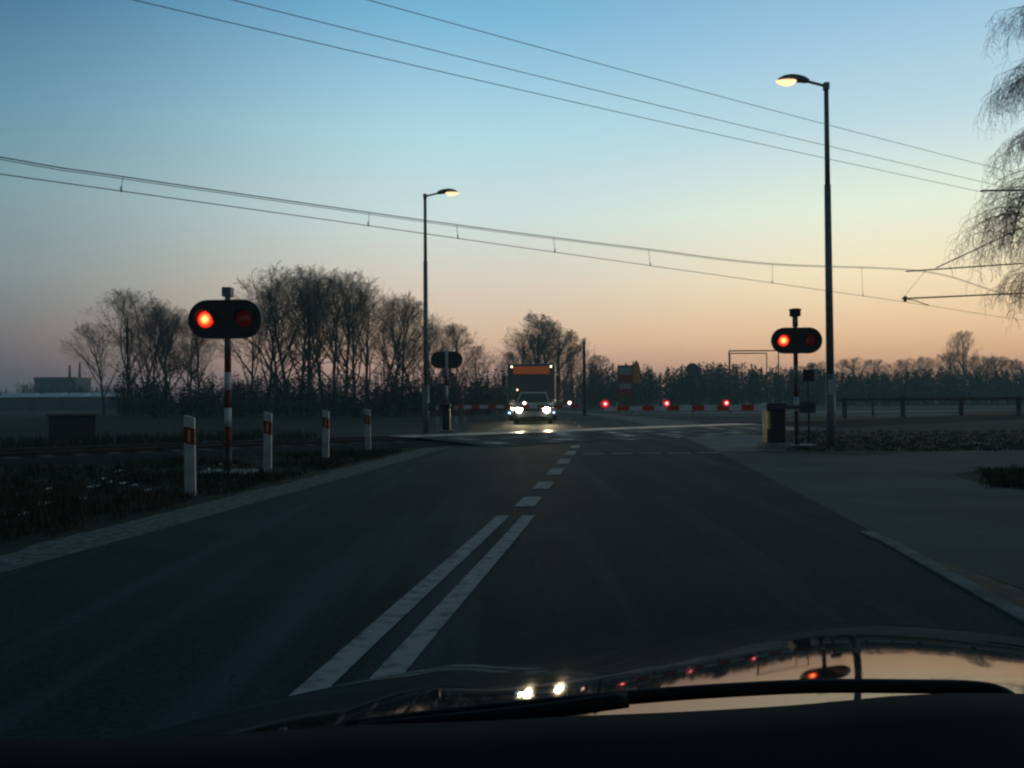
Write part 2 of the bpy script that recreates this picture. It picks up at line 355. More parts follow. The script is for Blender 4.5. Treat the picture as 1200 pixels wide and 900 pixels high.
# ------------------------------------------------------------------ ground, road
b = MB(); S = 700
b.face([(-S, -60, 0), (S, -60, 0), (S, S, 0), (-S, S, 0)])
tag(b.build('ground', M['ground']), 'dark winter grass and frosted fields round the railway crossing', kind='structure')
ys = frange(-10, 24, 60)+frange(25, 300, 140)
tag(strip('road', lambda y: cx(y)-HWL, lambda y: cx(y)+HWR, ys, 0.010, M['asphalt']), 'dark asphalt road running up to the railway crossing', kind='structure')
tag(strip('road_shoulder', lambda y: cx(y)-HWL-0.55-0.18*noise.noise((y*0.9, 3, 0))-0.10*noise.noise((y*3.1, 5, 0)), lambda y: cx(y)-HWL+0.05, frange(-10, 23, 160), 0.005, M['shoulder']), 'pale frosted gravel shoulder along the left road edge', kind='structure')
tag(strip('road_shoulder', lambda y: cx(y)-HWL-0.45-0.1*noise.noise((y, 3, 0)), lambda y: cx(y)-HWL+0.05, frange(29, 90, 60), 0.005, M['shoulder']), 'pale gravel shoulder beyond the crossing', kind='structure')

# side road apron on the right, with a grass island
def gp(px, py): p = G(px, py); return (p.x, p.y)
b = MB()
apron = [(cx(18.3)+2.85, 18.3), gp(920, 531), gp(1000, 534), gp(1200, 526), (16, 20.4), (30, 25), (34, 22), (16, 16.2), gp(1200, 549), gp(1155, 551), gp(1115, 557), gp(1150, 567), gp(1200, 576), (7.2, 8.5), (8.2, 5.5), (8.6, 1), (8.8, -8), (2.6, -8), (2.72, 1), (2.78, 4.74), (2.72, 6.9), (cx(7.4)+2.87, 7.5), (cx(10)+2.87, 10), (cx(14)+2.87, 14)]
b.face([(x, y, 0.007) for x, y in apron])
tag(b.build('side_road', M['side']), 'pale worn asphalt apron of a side road on the right', kind='structure')
b = MB(); b.face([(x, y, 0.009) for x, y in [(2.74, 6.85), (cx(6.2)+2.86, 6.2), (cx(4.2)+2.86, 4.2), (cx(1)+2.86, 1), (cx(-8)+2.86, -8), (2.5, -8), (2.66, 1), (2.76, 4.7)]])
tag(b.build('verge_strip', M['brown']), 'narrow strip of dead grass between road and side road', kind='structure')
# kerb edging the strip
b = MB(); kp = [(cx(y)+2.90, y, 0) for y in frange(-8, 6.4, 24)]+[(2.74, 6.9, 0)]
for i in range(len(kp)-1):
    a, c = Vector(kp[i]), Vector(kp[i+1]); d = (c-a); nrm = Vector((d.y, -d.x, 0)).normalized()*0.05
    q = [a-nrm, a+nrm, c+nrm, c-nrm]
    b.idx([(p.x, p.y, 0.0) for p in q]+[(p.x, p.y, 0.022) for p in q], [[4, 5, 6, 7], [0, 1, 5, 4], [1, 2, 6, 5], [2, 3, 7, 6], [3, 0, 4, 7]])
tag(b.build('kerb', M['kerb']), 'low kerb beside the dead grass strip', kind='structure')
# thin edging line on the far side of the pavement
FP = [(17.9, 3.3, 4.35), (22, 3.1, 5.0), (28.7, 3.25, 5.3), (36, 3.0, 5.5), (47, 2.95, 5.4), (68, 2.95, 4.9), (100, 2.95, 4.6)]
fpi = lambda y: interp([(a, i) for a, i, o in FP], y); fpo = lambda y: interp([(a, o) for a, i, o in FP], y)
tag(strip('footpath', lambda y: cx(y)+fpi(y)-0.36, lambda y: cx(y)+fpo(y), frange(17.9, 100, 90), 0.006, M['path']), 'pale paved footpath along the right side over the crossing', kind='structure')

# road markings
b = MB(); z = 0.014
def line(off, y0, y1, w, n=6):
    yy = frange(y0, y1, n)
    for i in range(n): b.face([(cx(yy[i])+off-w/2, yy[i], z), (cx(yy[i])+off+w/2, yy[i], z), (cx(yy[i+1])+off+w/2, yy[i+1], z), (cx(yy[i+1])+off-w/2, yy[i+1], z)])
line(-0.115, -6, 8.05, 0.115, 26); line(0.115, -6, 8.05, 0.115, 26)
for y0, y1 in ((8.75, 9.6), (10.5, 11.4), (12.5, 13.6), (14.6, 15.9), (17.0, 18.3), (19.4, 20.6)): line(0.0, y0, y1, 0.2, 3)
ysl = G(740, 532).y
for k in range(5):
    x0 = cx(ysl)+0.25+k*0.56; b.face([(x0, ysl-0.12, z), (x0+0.42, ysl-0.12-0.02, z), (x0+0.42, ysl+0.13, z), (x0, ysl+0.13, z)])
for y0 in frange(35, 160, 21): line(0.0, y0, y0+2.0, 0.12, 2)
tag(b.build('road_marking', M['paint']), 'worn white centre lines and dashed stop line on the asphalt', kind='structure')

# railway: ballast, deck over the road, rails
def rd_s(edge):   # s where the track meets a line X = cx(y)+edge
    lo, hi = 0.0, 60.0
    for _ in range(40):
        m_ = (lo+hi)/2; p = track(m_, 0)
        if p.x < cx(p.y)+edge: lo = m_
        else: hi = m_
    return lo
SL, SR = rd_s(-4.6), rd_s(6.2)
DK = 0.15
def tstrip(b, s0, s1, prof, n, mi=0, jit=0.0):
    vs = []; k = len(prof)
    for i in range(n+1):
        s = s0+(s1-s0)*i/n
        for t_, z_ in prof: vs.append(track(s, t_+jit*noise.noise((s*0.8, t_, 0)), z_))
    b.idx(vs, [[i*k+j, i*k+j+1, (i+1)*k+j+1, (i+1)*k+j] for i in range(n) for j in range(k-1)], mi)
b = MB()
for s0, s1 in ((-60, SL-0.02), (SR+0.02, 130)): tstrip(b, s0, s1, [(-2.7, 0.002), (-1.9, 0.07), (1.9, 0.07), (2.7, 0.002)], 80, jit=0.2)
tag(b.build('ballast_bed', M['ballast']), 'dark stone ballast bed of the railway', kind='structure')
b = MB()
pan = [(-3.6, 0.013), (-2.0, 0.10), (-0.78, DK)]
tstrip(b, SL, SR, pan, 14); tstrip(b, SL, SR, [(0.78, DK), (2.2, 0.10), (4.6, 0.012)], 14)
tag(b.build('crossing_deck', M['deck']), 'dull concrete crossing panels outside the rails', kind='structure')
b = MB(); tstrip(b, SL, SR, [(-0.66, DK), (0.66, DK)], 14)
tag(b.build('crossing_panel', M['panel']), 'smooth damp crossing panels between the rails', kind='structure')
tr = empty('railway_track', track(SL, 0)); inv = -tr.location
def sh(p): return Vector(p)+inv
for sd in (-0.7175, 0.7175):
    b = MB()
    for (t0, t1, z0, z1) in ((-0.07, 0.07, 0.075, 0.09), (-0.012, 0.012, 0.09, 0.13), (-0.036, 0.036, 0.13, 0.157)):
        for s0, s1 in ((-60, 130),):
            q = [track(s0, sd+t0, z0), track(s0, sd+t1, z0), track(s0, sd+t1, z1), track(s0, sd+t0, z1), track(s1, sd+t0, z0), track(s1, sd+t1, z0), track(s1, sd+t1, z1), track(s1, sd+t0, z1)]
            b.idx([sh(p) for p in q], [[0, 1, 2, 3], [4, 7, 6, 5], [0, 4, 5, 1], [1, 5, 6, 2], [2, 6, 7, 3], [3, 7, 4, 0]])
    b.build('rail', M['rail'], tr)
b = MB()
s = -30.0
while s < 70:
    if not (SL-0.3 < s < SR+0.3):
        q = [track(s-0.12, -1.3, 0.0), track(s+0.12, -1.3, 0.0), track(s+0.12, 1.3, 0.0), track(s-0.12, 1.3, 0.0)]
        b.idx([sh(p)+Vector((0, 0, 0.06)) for p in q]+[sh(p)+Vector((0, 0, 0.085)) for p in q], [[4, 5, 6, 7], [0, 1, 5, 4], [1, 2, 6, 5], [2, 3, 7, 6], [3, 0, 4, 7]])
    s += 0.6
so_ = b.build('sleepers', M['sleeper'], tr); so_['kind'] = 'stuff'
tag(tr, 'steel railway track crossing the road obliquely on dark ballast', 'railway track')

# ------------------------------------------------------------------ overhead wires
PN = TN.copy()
def on_track_plane(px, py, off=0.0):
    d = ray(px, py); o = T0+TN*off; k = (o-EYE).dot(PN)/d.dot(PN); return EYE+d*k
def extend(a, c, k): return a+(a-c).normalized()*k
def smooth_path(pts, n=10):
    out_ = []
    for i in range(len(pts)-1):
        p0 = pts[max(i-1, 0)]; p1 = pts[i]; p2 = pts[i+1]; p3 = pts[min(i+2, len(pts)-1)]
        for k in range(n):
            t = k/n
            out_.append(0.5*((2*p1)+(p2-p0)*t+(2*p0-5*p1+4*p2-p3)*t*t+(3*p1-p0-3*p2+p3)*t**3))
    out_.append(pts[-1]); return out_
cat = empty('overhead_catenary', (T0.x, T0.y, 0)); ci = -cat.location
cw = [on_track_plane(*p) for p in ((0, 204), (440, 265), (600, 288), (905, 331), (1088, 358), (1195, 376))]
for p in cw: p.z = 5.5+(p.z-5.5)*0.5
cw = [extend(cw[0], cw[1], 22)]+cw+[cw[-1]+TD*40]
mw = [on_track_plane(*p) for p in ((0, 184), (144, 207), (440, 250), (600, 272), (760, 292), (905, 309), (1085, 318))]
mw = [mw[0]+(mw[0]-mw[1]).normalized()*8+Vector((0, 0, 0.25)), ]+mw
mw = [mw[0]-TD*14+Vector((0, 0, 0.7))]+mw
e = mw[-1]
mw += [e+TD*9+Vector((0, 0, -0.35)), e+TD*24+Vector((0, 0, -0.7)), e+TD*45+Vector((0, 0, -0.2))]
b = MB(); b.tube([p+ci for p in smooth_path(cw)], 0.0105, 5); b.build('contact_wire', M['wire'], cat)
b = MB(); pth = smooth_path(mw); b.tube([p+ci for p in pth], 0.0125, 5); b.tube([p+ci+Vector((0, 0, -0.045)) for p in pth], 0.008, 4); b.build('messenger_wire', M['wire'], cat)
def near_px(path, px):
    best = None
    for p in path:
        d = p-EYE; X = d.dot(rt)/d.dot(fw)*F_PX+600
        if best is None or abs(X-px) < best[0]: best = (abs(X-px), p)
    return best[1]
cpath = smooth_path(cw, 60); mpath = smooth_path(mw, 60)
for px in (144, 433, 536, 650, 760, 905, 1010):
    a = near_px(mpath, px); c = near_px(cpath, px)
    b = MB(); b.tube([a+ci, c+ci], 0.007, 4); b.tube([c+ci+Vector((0, 0, -0.02)), c+ci+Vector((0, 0, 0.1))], 0.018, 5); b.build('dropper', M['wire'], cat)
tag(cat, 'sagging pair of overhead railway wires joined by short vertical droppers', 'overhead wire')

# catenary mast with cantilever, just beyond the right edge
dsup = near_px(mpath, 1085).y
mast_xy = at(1236, 400, dsup+1.0)
ms = empty('catenary_mast', (mast_xy.x, mast_xy.y, 0)); mi_ = -ms.location
b = MB(); b.box((-0.14, -0.14, 0), (0.14, 0.14, 8.6), taper=0.7); b.build('mast', M['darkgrey'], ms)
def arm_tube(name, pts, r):
    b = MB(); b.tube([Vector(p)+mi_ for p in pts], r, 6); return b.build(name, M['darkgrey'], ms)
top_l = at(1062, 318, dsup); top_r = at(1236, 306, dsup+1)
arm_tube('cantilever_tube', [top_l, top_r], 0.035)
arm_tube('cantilever_tube', [at(1097, 314, dsup+0.2), at(1200, 266, dsup+0.8), at(1236, 248, dsup+1)], 0.03)
arm_tube('registration_tube', [at(1057, 350, dsup), at(1236, 342, dsup+1)], 0.04)
arm_tube('steady_arm', [at(1064, 351, dsup), at(1072, 352, dsup), at(1089, 358, dsup)], 0.022)
arm_tube('hanger', [at(1085, 317, dsup), at(1058, 349, dsup)], 0.009)
b = MB(); q = at(1062, 350, dsup)+mi_; b.box((q.x-0.12, q.y-0.06, q.z-0.14), (q.x+0.02, q.y+0.06, q.z+0.12), bev=0.02); b.build('clamp', M['darkgrey'], ms)
tag(ms, 'steel catenary mast carrying long cantilever tubes out to the railway wires', 'catenary mast')

# three power wires higher up
pole_d = 30.7
for nm, hgt, (rx, ry), lx in (('lowest', 8.5, (1120, 218), 210), ('middle', 8.9, (1118, 205), 320), ('topmost', 9.55, (1110, 182), 470)):
    P_r = at(rx, ry, pole_d); P_l = at_z(lx, 0, P_r.z)
    d = (P_l-P_r); P_e = P_l+d.normalized()*25; P_b = P_r-d.normalized()*4.6
    pts = []
    for i in range(25):
        t = i/24; p = P_b.lerp(P_e, t); pts.append(p-Vector((0, 0, 0.25*math.sin(math.pi*t)))+Vector((0, 0, 0.2*math.sin(math.pi*min(1, (P_r-P_b).length/(P_e-P_b).length)))))
    b = MB(); b.tube(pts, 0.0085, 5)
    tag(b.build('power_wire', M['wire']), {'lowest': 'lowest of the three thin power wires slanting across the upper sky', 'middle': 'middle one of the three thin power wires slanting across the upper sky', 'topmost': 'topmost of the three thin power wires slanting across the upper sky'}[nm], 'power wire', 'power wires crossing the sky')
    if nm == 'lowest': PW = P_b
pp_ = at(1262, 470, pole_d+0.3); wp = empty('power_pole', (pp_.x, pp_.y, 0))
b = MB(); b.tube([(0, 0, 0), (0, 0, 10.4)], [0.15, 0.1], 10); b.build('pole', M['wood'], wp)
for hh, x0 in ((8.32, -3.3), (9.45, -0.7)):
    b = MB(); b.tube([(0.3, -0.12, hh), (x0, -0.12, hh-0.03)], 0.035, 6); b.build('crossarm', M['darkgrey'], wp)
tag(wp, 'pole with two crossarms holding the power wires behind the birch', 'utility pole')

# ------------------------------------------------------------------ crossing signals
def stadium(w, h, n=14):
    r = h/2; pts = []
    for k in range(n+1): a = -math.pi/2+math.pi*k/n; pts.append((w/2-r+r*math.cos(a), r*math.sin(a)))
    for k in range(n+1): a = math.pi/2+math.pi*k/n; pts.append((-w/2+r+r*math.cos(a), r*math.sin(a)))
    return pts
def signal(name, loc, rz, w, h, zc, ztop, bands, lit, top, label, r=0.115, mr=0.05, slab=True):
    root = empty(name, loc, rz)
    b = MB(); zz = 0
    for z0, z1, mi in bands: b.tube([(0, 0.10, z0), (0, 0.10, z1)], mr, 12, mi)
    b.build('mast', [M['white'], M['red'], M['black'], M['grey']], root)
    b = MB(); b.prism([(x, y+zc) for x, y in stadium(w, h)], -0.0, 0.045)
    rim = stadium(w, h); inn = stadium(w-0.05, h-0.05); n = len(rim)
    b.idx([(x, -0.02, y+zc) for x, y in rim]+[(x, -0.02, y+zc) for x, y in inn]+[(x, 0.001, y+zc) for x, y in rim]+[(x, 0.001, y+zc) for x, y in inn],
          [[i, (i+1) % n, n+(i+1) % n, n+i] for i in range(n)]+[[i, 2*n+i, 2*n+(i+1) % n, (i+1) % n] for i in range(n)]+[[n+i, n+(i+1) % n, 3*n+(i+1) % n, 3*n+i] for i in range(n)])
    b.build('backplate', M['plate'], root)
    for sx, on in ((-1, lit == 'L'), (1, lit == 'R')):
        b = MB(); b.lathe([(r, 0), (r*0.9, -0.012), (r*0.6, -0.026), (0.001, -0.034)], 24, axis='Y')
        o = b.build('lamp_lens', M['sig'] if on else M['sigoff'], root); o.location = (sx*w*0.265, -0.008, zc)
        if on: o['label'] = 'lit red lamp lens glowing orange in the middle'
        b = MB(); nn = 18; vs = []
        for k in range(nn+1):
            a = math.pi*(-0.06+1.12*k/nn); ln = 0.20 if True else 0
            for rr, yy in ((r+0.02, 0.0), (r+0.012, -ln*(0.35+0.65*math.sin(min(max(a, 0), math.pi)))), (r+0.006, -ln*(0.35+0.65*math.sin(min(max(a, 0), math.pi)))), (r+0.012, 0.0)): vs.append((sx*w*0.265+rr*math.cos(a), yy, zc+rr*math.sin(a)))
        b.idx(vs, [[i*4+j, i*4+(j+1) % 4, (i+1)*4+(j+1) % 4, (i+1)*4+j] for i in range(nn) for j in range(4)], 0, True)
        b.build('lamp_hood', M['plate'], root)
    b = MB()
    if top == 'cap': b.tube([(0, 0.10, zc), (0, 0.10, ztop)], 0.043, 10); b.box((-0.07, 0.03, ztop-0.10), (0.07, 0.17, ztop+0.04), bev=0.012); b.build('mast_head', M['grey'], root)
    elif top == 'bell':
        b.tube([(0, 0.10, zc), (0, 0.10, ztop-0.02)], 0.045, 10); b.tube([(0, 0.10, ztop-0.2), (0, 0.10, ztop)], 0.06, 10); b.build('mast_head', M['grey'], root)
        b = MB(); b.lathe([(0.03, ztop), (0.12, ztop+0.03), (0.12, ztop+0.155), (0.135, ztop+0.165), (0.135, ztop+0.185), (0.05, ztop+0.20), (0.001, ztop+0.205)], 20, c=(0, 0.10, 0)); b.build('warning_bell', M['darkgrey'], root)
    else: b.tube([(0, 0.10, zc), (0, 0.10, ztop)], 0.043, 10); b.build('mast_head', M['grey'], root)
    if slab:
        b = MB(); b.box((-0.36, -0.22, 0.0), (0.36, 0.42, 0.05), bev=0.015); b.build('base_slab', M['concrete'], root)
    tag(root, label, 'crossing signal', 'level crossing signals')
    return root
d1 = G(264, 556); k1 = F_PX/d1.y
def zz(py, px, d): return at(px, py, d).z
hz = lambda py: zz(py, 265, d1.y)
signal('crossing_signal', (d1.x, d1.y, 0), R(-4), 88/k1, 45.5/k1, hz(374), hz(339),
       [(0, hz(524), 2), (hz(524), hz(500), 1), (hz(500), hz(478), 0), (hz(478), hz(457), 1), (hz(457), hz(436), 0), (hz(436), hz(414), 1), (hz(414), hz(380), 3)],
       'L', 'cap', 'near left crossing signal with one red lamp lit, on a striped red and white mast', r=0.125)
d2y = d1.y*88/59; p2 = at(935, 500, d2y); k2 = F_PX/d2y
h2 = lambda py: zz(py, 935, d2y)
signal('crossing_signal', (p2.x, p2.y, 0), R(-2), 59/k2, 30.5/k2, h2(399), h2(371.5),
       [(0, 0.25, 2), (0.25, h2(482), 1), (h2(482), h2(465), 0), (h2(465), h2(450), 1), (h2(450), h2(427), 3), (h2(427), h2(405), 1)],
       'L', 'bell', 'right crossing signal with one red lamp lit and a drum shaped bell on top', r=0.125)
d3y = d1.y*88/37.5; p3 = at(524, 500, d3y)
h3 = lambda py: zz(py, 524, d3y)
signal('crossing_signal', (p3.x, p3.y-0.1, 0), R(183), 37.5/F_PX*d3y, 20/F_PX*d3y, h3(422), h3(412),
       [(0, 0.3, 2), (0.3, h3(480), 0), (h3(480), h3(468), 1), (h3(468), h3(452), 0), (h3(452), h3(440), 1), (h3(440), h3(410), 0)],
       'none', 'plain', 'dark crossing signal beyond the tracks seen from behind, its lamps facing away')

# small back-of-sign beside right signal
p = at(948, 470, d2y+0.5); sg = empty('small_sign', (p.x, p.y, 0), R(-4)); hs = lambda py: zz(py, 948, d2y+0.5)
b = MB(); b.tube([(0, 0.03, 0), (0, 0.03, hs(436))], 0.025, 8); b.build('post', M['darkgrey'], sg)
b = MB(); b.box((-0.125, 0, hs(447)), (0.125, 0.02, hs(433)), bev=0.006); b.build('sign_plate', M['black'], sg)
tag(sg, 'small dark square sign on a thin post behind the right signal', 'sign')

# ------------------------------------------------------------------ half barriers
def barrier(loc, rz, hw_, hz_, length, nseg, lamps, lampmat, label, zarm, red_first, tail=0.8):
    root = empty('half_barrier', loc, rz)         # arm runs towards local -X
    b = MB(); b.box((-hw_, -hw_, 0.10), (hw_, hw_, zarm+0.06), bev=0.03); b.box((-hw_-0.02, -hw_-0.02, zarm+0.02), (hw_+0.02, hw_+0.02, zarm+0.09), bev=0.02); b.build('drive_housing', M['black'], root)
    b = MB(); b.box((-0.28, -0.28, 0), (0.28, 0.28, 0.12), bev=0.02); b.build('base_slab', M['concrete'], root)
    b = MB(); seg = length/nseg
    for i in range(nseg):
        x1 = -0.25-i*seg; x0 = x1-seg; k = (i/nseg)*0.02
        b.box((x0+0.0005, -0.30+0.0, zarm-0.062+k), (x1, -0.25, zarm+0.062-k), (i+red_first) % 2)
    arm = b.build('barrier_arm', [M['armwhite'], M['redbright']], root)
    b = MB(); b.box((-0.26, -0.29, zarm-0.04), (tail, -0.26, zarm+0.04)); b.build('arm_root', M['darkgrey'], root)
    b = MB(); b.box((tail-0.3, -0.33, zarm-0.12), (tail+0.05, -0.22, zarm+0.12), bev=0.02); b.box((-0.15, 0.0, zarm-0.03), (tail, 0.03, zarm+0.03)); b.build('counterweight', M['darkgrey'], root)
    for lx in lamps:
        b = MB(); b.tube([(lx, -0.275, zarm+0.04), (lx, -0.275, zarm+0.10)], 0.02, 8); b.lathe([(0.068, -0.30), (0.068, -0.235), (0.06, -0.235)], 14, axis='Y', c=(lx, 0, zarm+0.10)); bd = b.build('lamp_body', M['red'], arm)
        b = MB(); b.lathe([(0.056, -0.302), (0.045, -0.318), (0.001, -0.326)], 16, axis='Y', c=(lx, 0, zarm+0.10)); b.build('lamp', lampmat, arm)
    tag(root, label, 'barrier', 'half barriers across the road')
    return root
dB = d2y-0.4; pB = at(907, 500, dB)
zA = zz(478, 800, dB)
Lb = (890-703)/F_PX*dB
rb = barrier((pB.x, pB.y, 0), R(1.0), 0.2, 0, Lb, 13, [], M['barlamp'], 'near half barrier, red and white arm closed over the right lane, three glowing red lamps', zA, 0, tail=0.75)
arm = [c for c in rb.children if c.name.startswith('barrier_arm')][0]
def arm_lamp(arm, lx, z, m, r=0.056, both=False):
    b = MB(); b.tube([(lx, -0.275, z-0.10), (lx, -0.275, z)], 0.02, 8); b.lathe([(r+0.012, -0.30), (r+0.012, -0.235)], 18, axis='Y', c=(lx, 0, z)); b.build('lamp_body', M['redbright'], arm)
    b = MB(); b.lathe([(r, 0.0), (r*0.8, -0.016), (r*0.4, -0.024), (0.001, -0.026)], 20, axis='Y'); o = b.build('barrier_lamp', m, arm); o.location = (lx, -0.302, z)
for px in (704, 776, 846): arm_lamp(arm, -(907-px)/F_PX*(dB-0.3), zA+0.10, M['barlamp'], 0.085 if px == 704 else 0.07)
b = MB(); b.box((-0.215, -0.235, 0.42), (-0.15, -0.222, 0.80)); b.build('reflector', M['yellow'], rb)  # narrow yellow strip at the left edge of the housing front

dF = 29.0; pF = at(527, 500, dF); zF = zz(476.5, 600, dF)
LF = (676-530)/F_PX*dF
rf = barrier((pF.x-0.1, pF.y, 0), R(180-3), 0.12, 0, LF, 15, [], M['barlampw'], 'far half barrier closed in front of the waiting silver car, seen from behind', zF, 1, tail=0.6)
arm2 = [c for c in rf.children if c.name.startswith('barrier_arm')][0]
def arm_lamp_back(arm, lx, z, m, r=0.05):
    b = MB(); b.tube([(lx, -0.275, z-0.07), (lx, -0.275, z)], 0.02, 8); b.lathe([(r+0.012, -0.31), (r+0.012, -0.245)], 14, axis='Y', c=(lx, 0, z)); b.build('lamp_body', M['redbright'], arm)
    b = MB(); b.lathe([(r, -0.243), (r*0.8, -0.232), (0.001, -0.225)], 16, axis='Y', c=(lx, 0, z)); b.build('barrier_lamp', m, arm)
for px in (616, 669): arm_lamp_back(arm2, -(px-525)/F_PX*dF, zF+0.11, M['barlampw'], 0.05)

# ------------------------------------------------------------------ delineator posts
def delineator():
    root = empty('delineator_post')
    b = MB()
    def sec(z, k=1.0): return [(-0.06*k, -0.035, z), (0.06*k, -0.035, z), (0.045*k, 0.04, z), (-0.045*k, 0.04, z)]
    def ring(zl, zr): return [(-0.06, -0.035, zl), (0.06, -0.035, zr), (0.045, 0.04, zr), (-0.045, 0.04, zl)]
    secs = [(ring(-0.02, -0.02)), ring(0.60, 0.57), ring(0.79, 0.76), ring(0.915, 0.885)]
    for i, mi in ((0, 0), (1, 1), (2, 0)): b.loft([secs[i], secs[i+1]], mi, smooth=False, caps=(i == 2))
    b.build('post_body', [M['postwhite'], M['red']], root)
    b = MB(); b.box((-0.018, -0.043, 0.615), (0.018, -0.034, 0.745), bev=0.004); b.build('reflector', M['amber_emissive'], root)
    return root
proto = delineator(); first = True
posts = [((224, 581), 'white delineator post nearest the camera, left of the near signal mast'), ((314, 555), 'white delineator post just right of the near signal mast'), ((382, 540), 'third white delineator post along the left verge, orange reflector with faint glow added'), ((432, 530), 'fourth white delineator post along the left verge, by the crossing')]
for (px, py), lab in posts:
    o = proto if first else copy_tree(proto); first = False
    g = G(px, py); o.location = (g.x, g.y, 0); o.rotation_euler = (R(random.uniform(-1.5, 1.5)), R(random.uniform(-1.5, 1.5)), R(random.uniform(-8, 4)))
    tag(o, lab, 'road post', 'white delineator posts')
for px, dd, lab in ((513, 28.6, 'white post left of the rear-facing signal beyond the tracks'), (535, 28.4, 'white post just right of the rear-facing signal mast'), (545, 29.6, 'white post farthest right in the cluster by the far signal')):
    o = copy_tree(proto); g = at(px, 490, dd); o.location = (g.x, g.y, 0); tag(o, lab, 'road post', 'white delineator posts')

# ------------------------------------------------------------------ street lamps
def street_lamp(base, top, side, head_l, label, plate):
    root = empty('street_lamp', (base.x, base.y, 0)); h = top
    b = MB(); b.tube([(0, 0, 0), (0, 0, 1.6)], 0.105, 14); b.tube([(0, 0, 1.6), (0, 0, h*0.72)], [0.085, 0.07], 14); b.tube([(0, 0, h*0.72), (0, 0, h)], [0.058, 0.05], 12); b.build('pole', M['grey'], root)
    b = MB(); b.tube([(0, 0, h-0.06), (side*0.50, -0.1, h+0.03)], 0.032, 8); b.box((-0.06, -0.06, h-0.14), (0.06, 0.06, h+0.02), bev=0.01); b.build('arm', M['grey'], root)
    # lamp head: streamlined shell with a bright bowl towards its tip
    def ring(x, hw, zt, zb, n=12): return [(x, hw*math.cos(2*math.pi*k/n)-0.1, (zt+zb)/2+(zt-zb)/2*math.sin(2*math.pi*k/n)) for k in range(n)]
    x0 = side*0.42; st = [(0.0, 0.05, 0.075, -0.02), (0.1, 0.085, 0.13, -0.02), (0.25, 0.12, 0.165, 0.0), (0.40, 0.14, 0.175, 0.02), (0.55, 0.125, 0.15, 0.03), (0.66, 0.08, 0.10, 0.03), (0.71, 0.02, 0.055, 0.04)]
    b = MB(); b.loft([ring(x0+side*x, w, h+zt, h+zb) for x, w, zt, zb in st]); b.build('lamp_head', M['grey'], root)
    b = MB(); st2 = [(0.29, 0.07, 0.045, -0.005), (0.36, 0.125, 0.06, -0.06), (0.48, 0.13, 0.065, -0.085), (0.60, 0.105, 0.06, -0.06), (0.69, 0.06, 0.05, -0.02), (0.725, 0.02, 0.045, 0.01)]
    b.loft([ring(x0+side*x, w, h+zt, h+zb) for x, w, zt, zb in st2]); b.build('lamp_bowl', M['lamp'], root)
    if plate:
        b = MB(); b.box((-0.085, -0.125, plate-0.17), (0.085, -0.112, plate+0.17)); b.build('number_plate', M['white'], root)
    tag(root, label, 'street lamp', 'street lamps at the crossing'); return root
dR = 19.6; gR = at(974, 520, dR); street_lamp(gR, zz(98, 968, dR), -1, 0.6, 'tall lit street lamp on the right, its arm reaching left over the road', zz(454, 974, dR))
dL = 30.0; gL = at(499.5, 500, dL); street_lamp(gL, zz(228, 497, dL), 1, 0.6, 'lit street lamp left of the road beyond the tracks, arm reaching right', 0)

# ------------------------------------------------------------------ wheels / vehicles
def wheel(parent, x, y, r, w):
    b = MB(); b.lathe([(r*0.6, -w/2), (r*0.93, -w/2), (r, -w*0.3), (r, w*0.3), (r*0.93, w/2), (r*0.6, w/2)], 22, axis='X', c=(x, y, r)); wh = b.build('wheel', M['rubber'], parent)
    b = MB(); b.lathe([(0.001, -w*0.45), (r*0.6, -w*0.48), (r*0.6, w*0.48), (0.001, w*0.45)], 18, axis='X', c=(x, y, r)); b.build('rim', M['grey'], wh)
def rrect(hw, z0, z1, y, r=0.08, n=4):
    pts = []
    for cxn, czn, a0 in ((hw-r, z1-r, 0), (-hw+r, z1-r, 90), (-hw+r, z0+r, 180), (hw-r, z0+r, 270)):
        for k in range(n+1): a = R(a0+90*k/n); pts.append((cxn+r*math.cos(a), y, czn+r*math.sin(a)))
    return pts
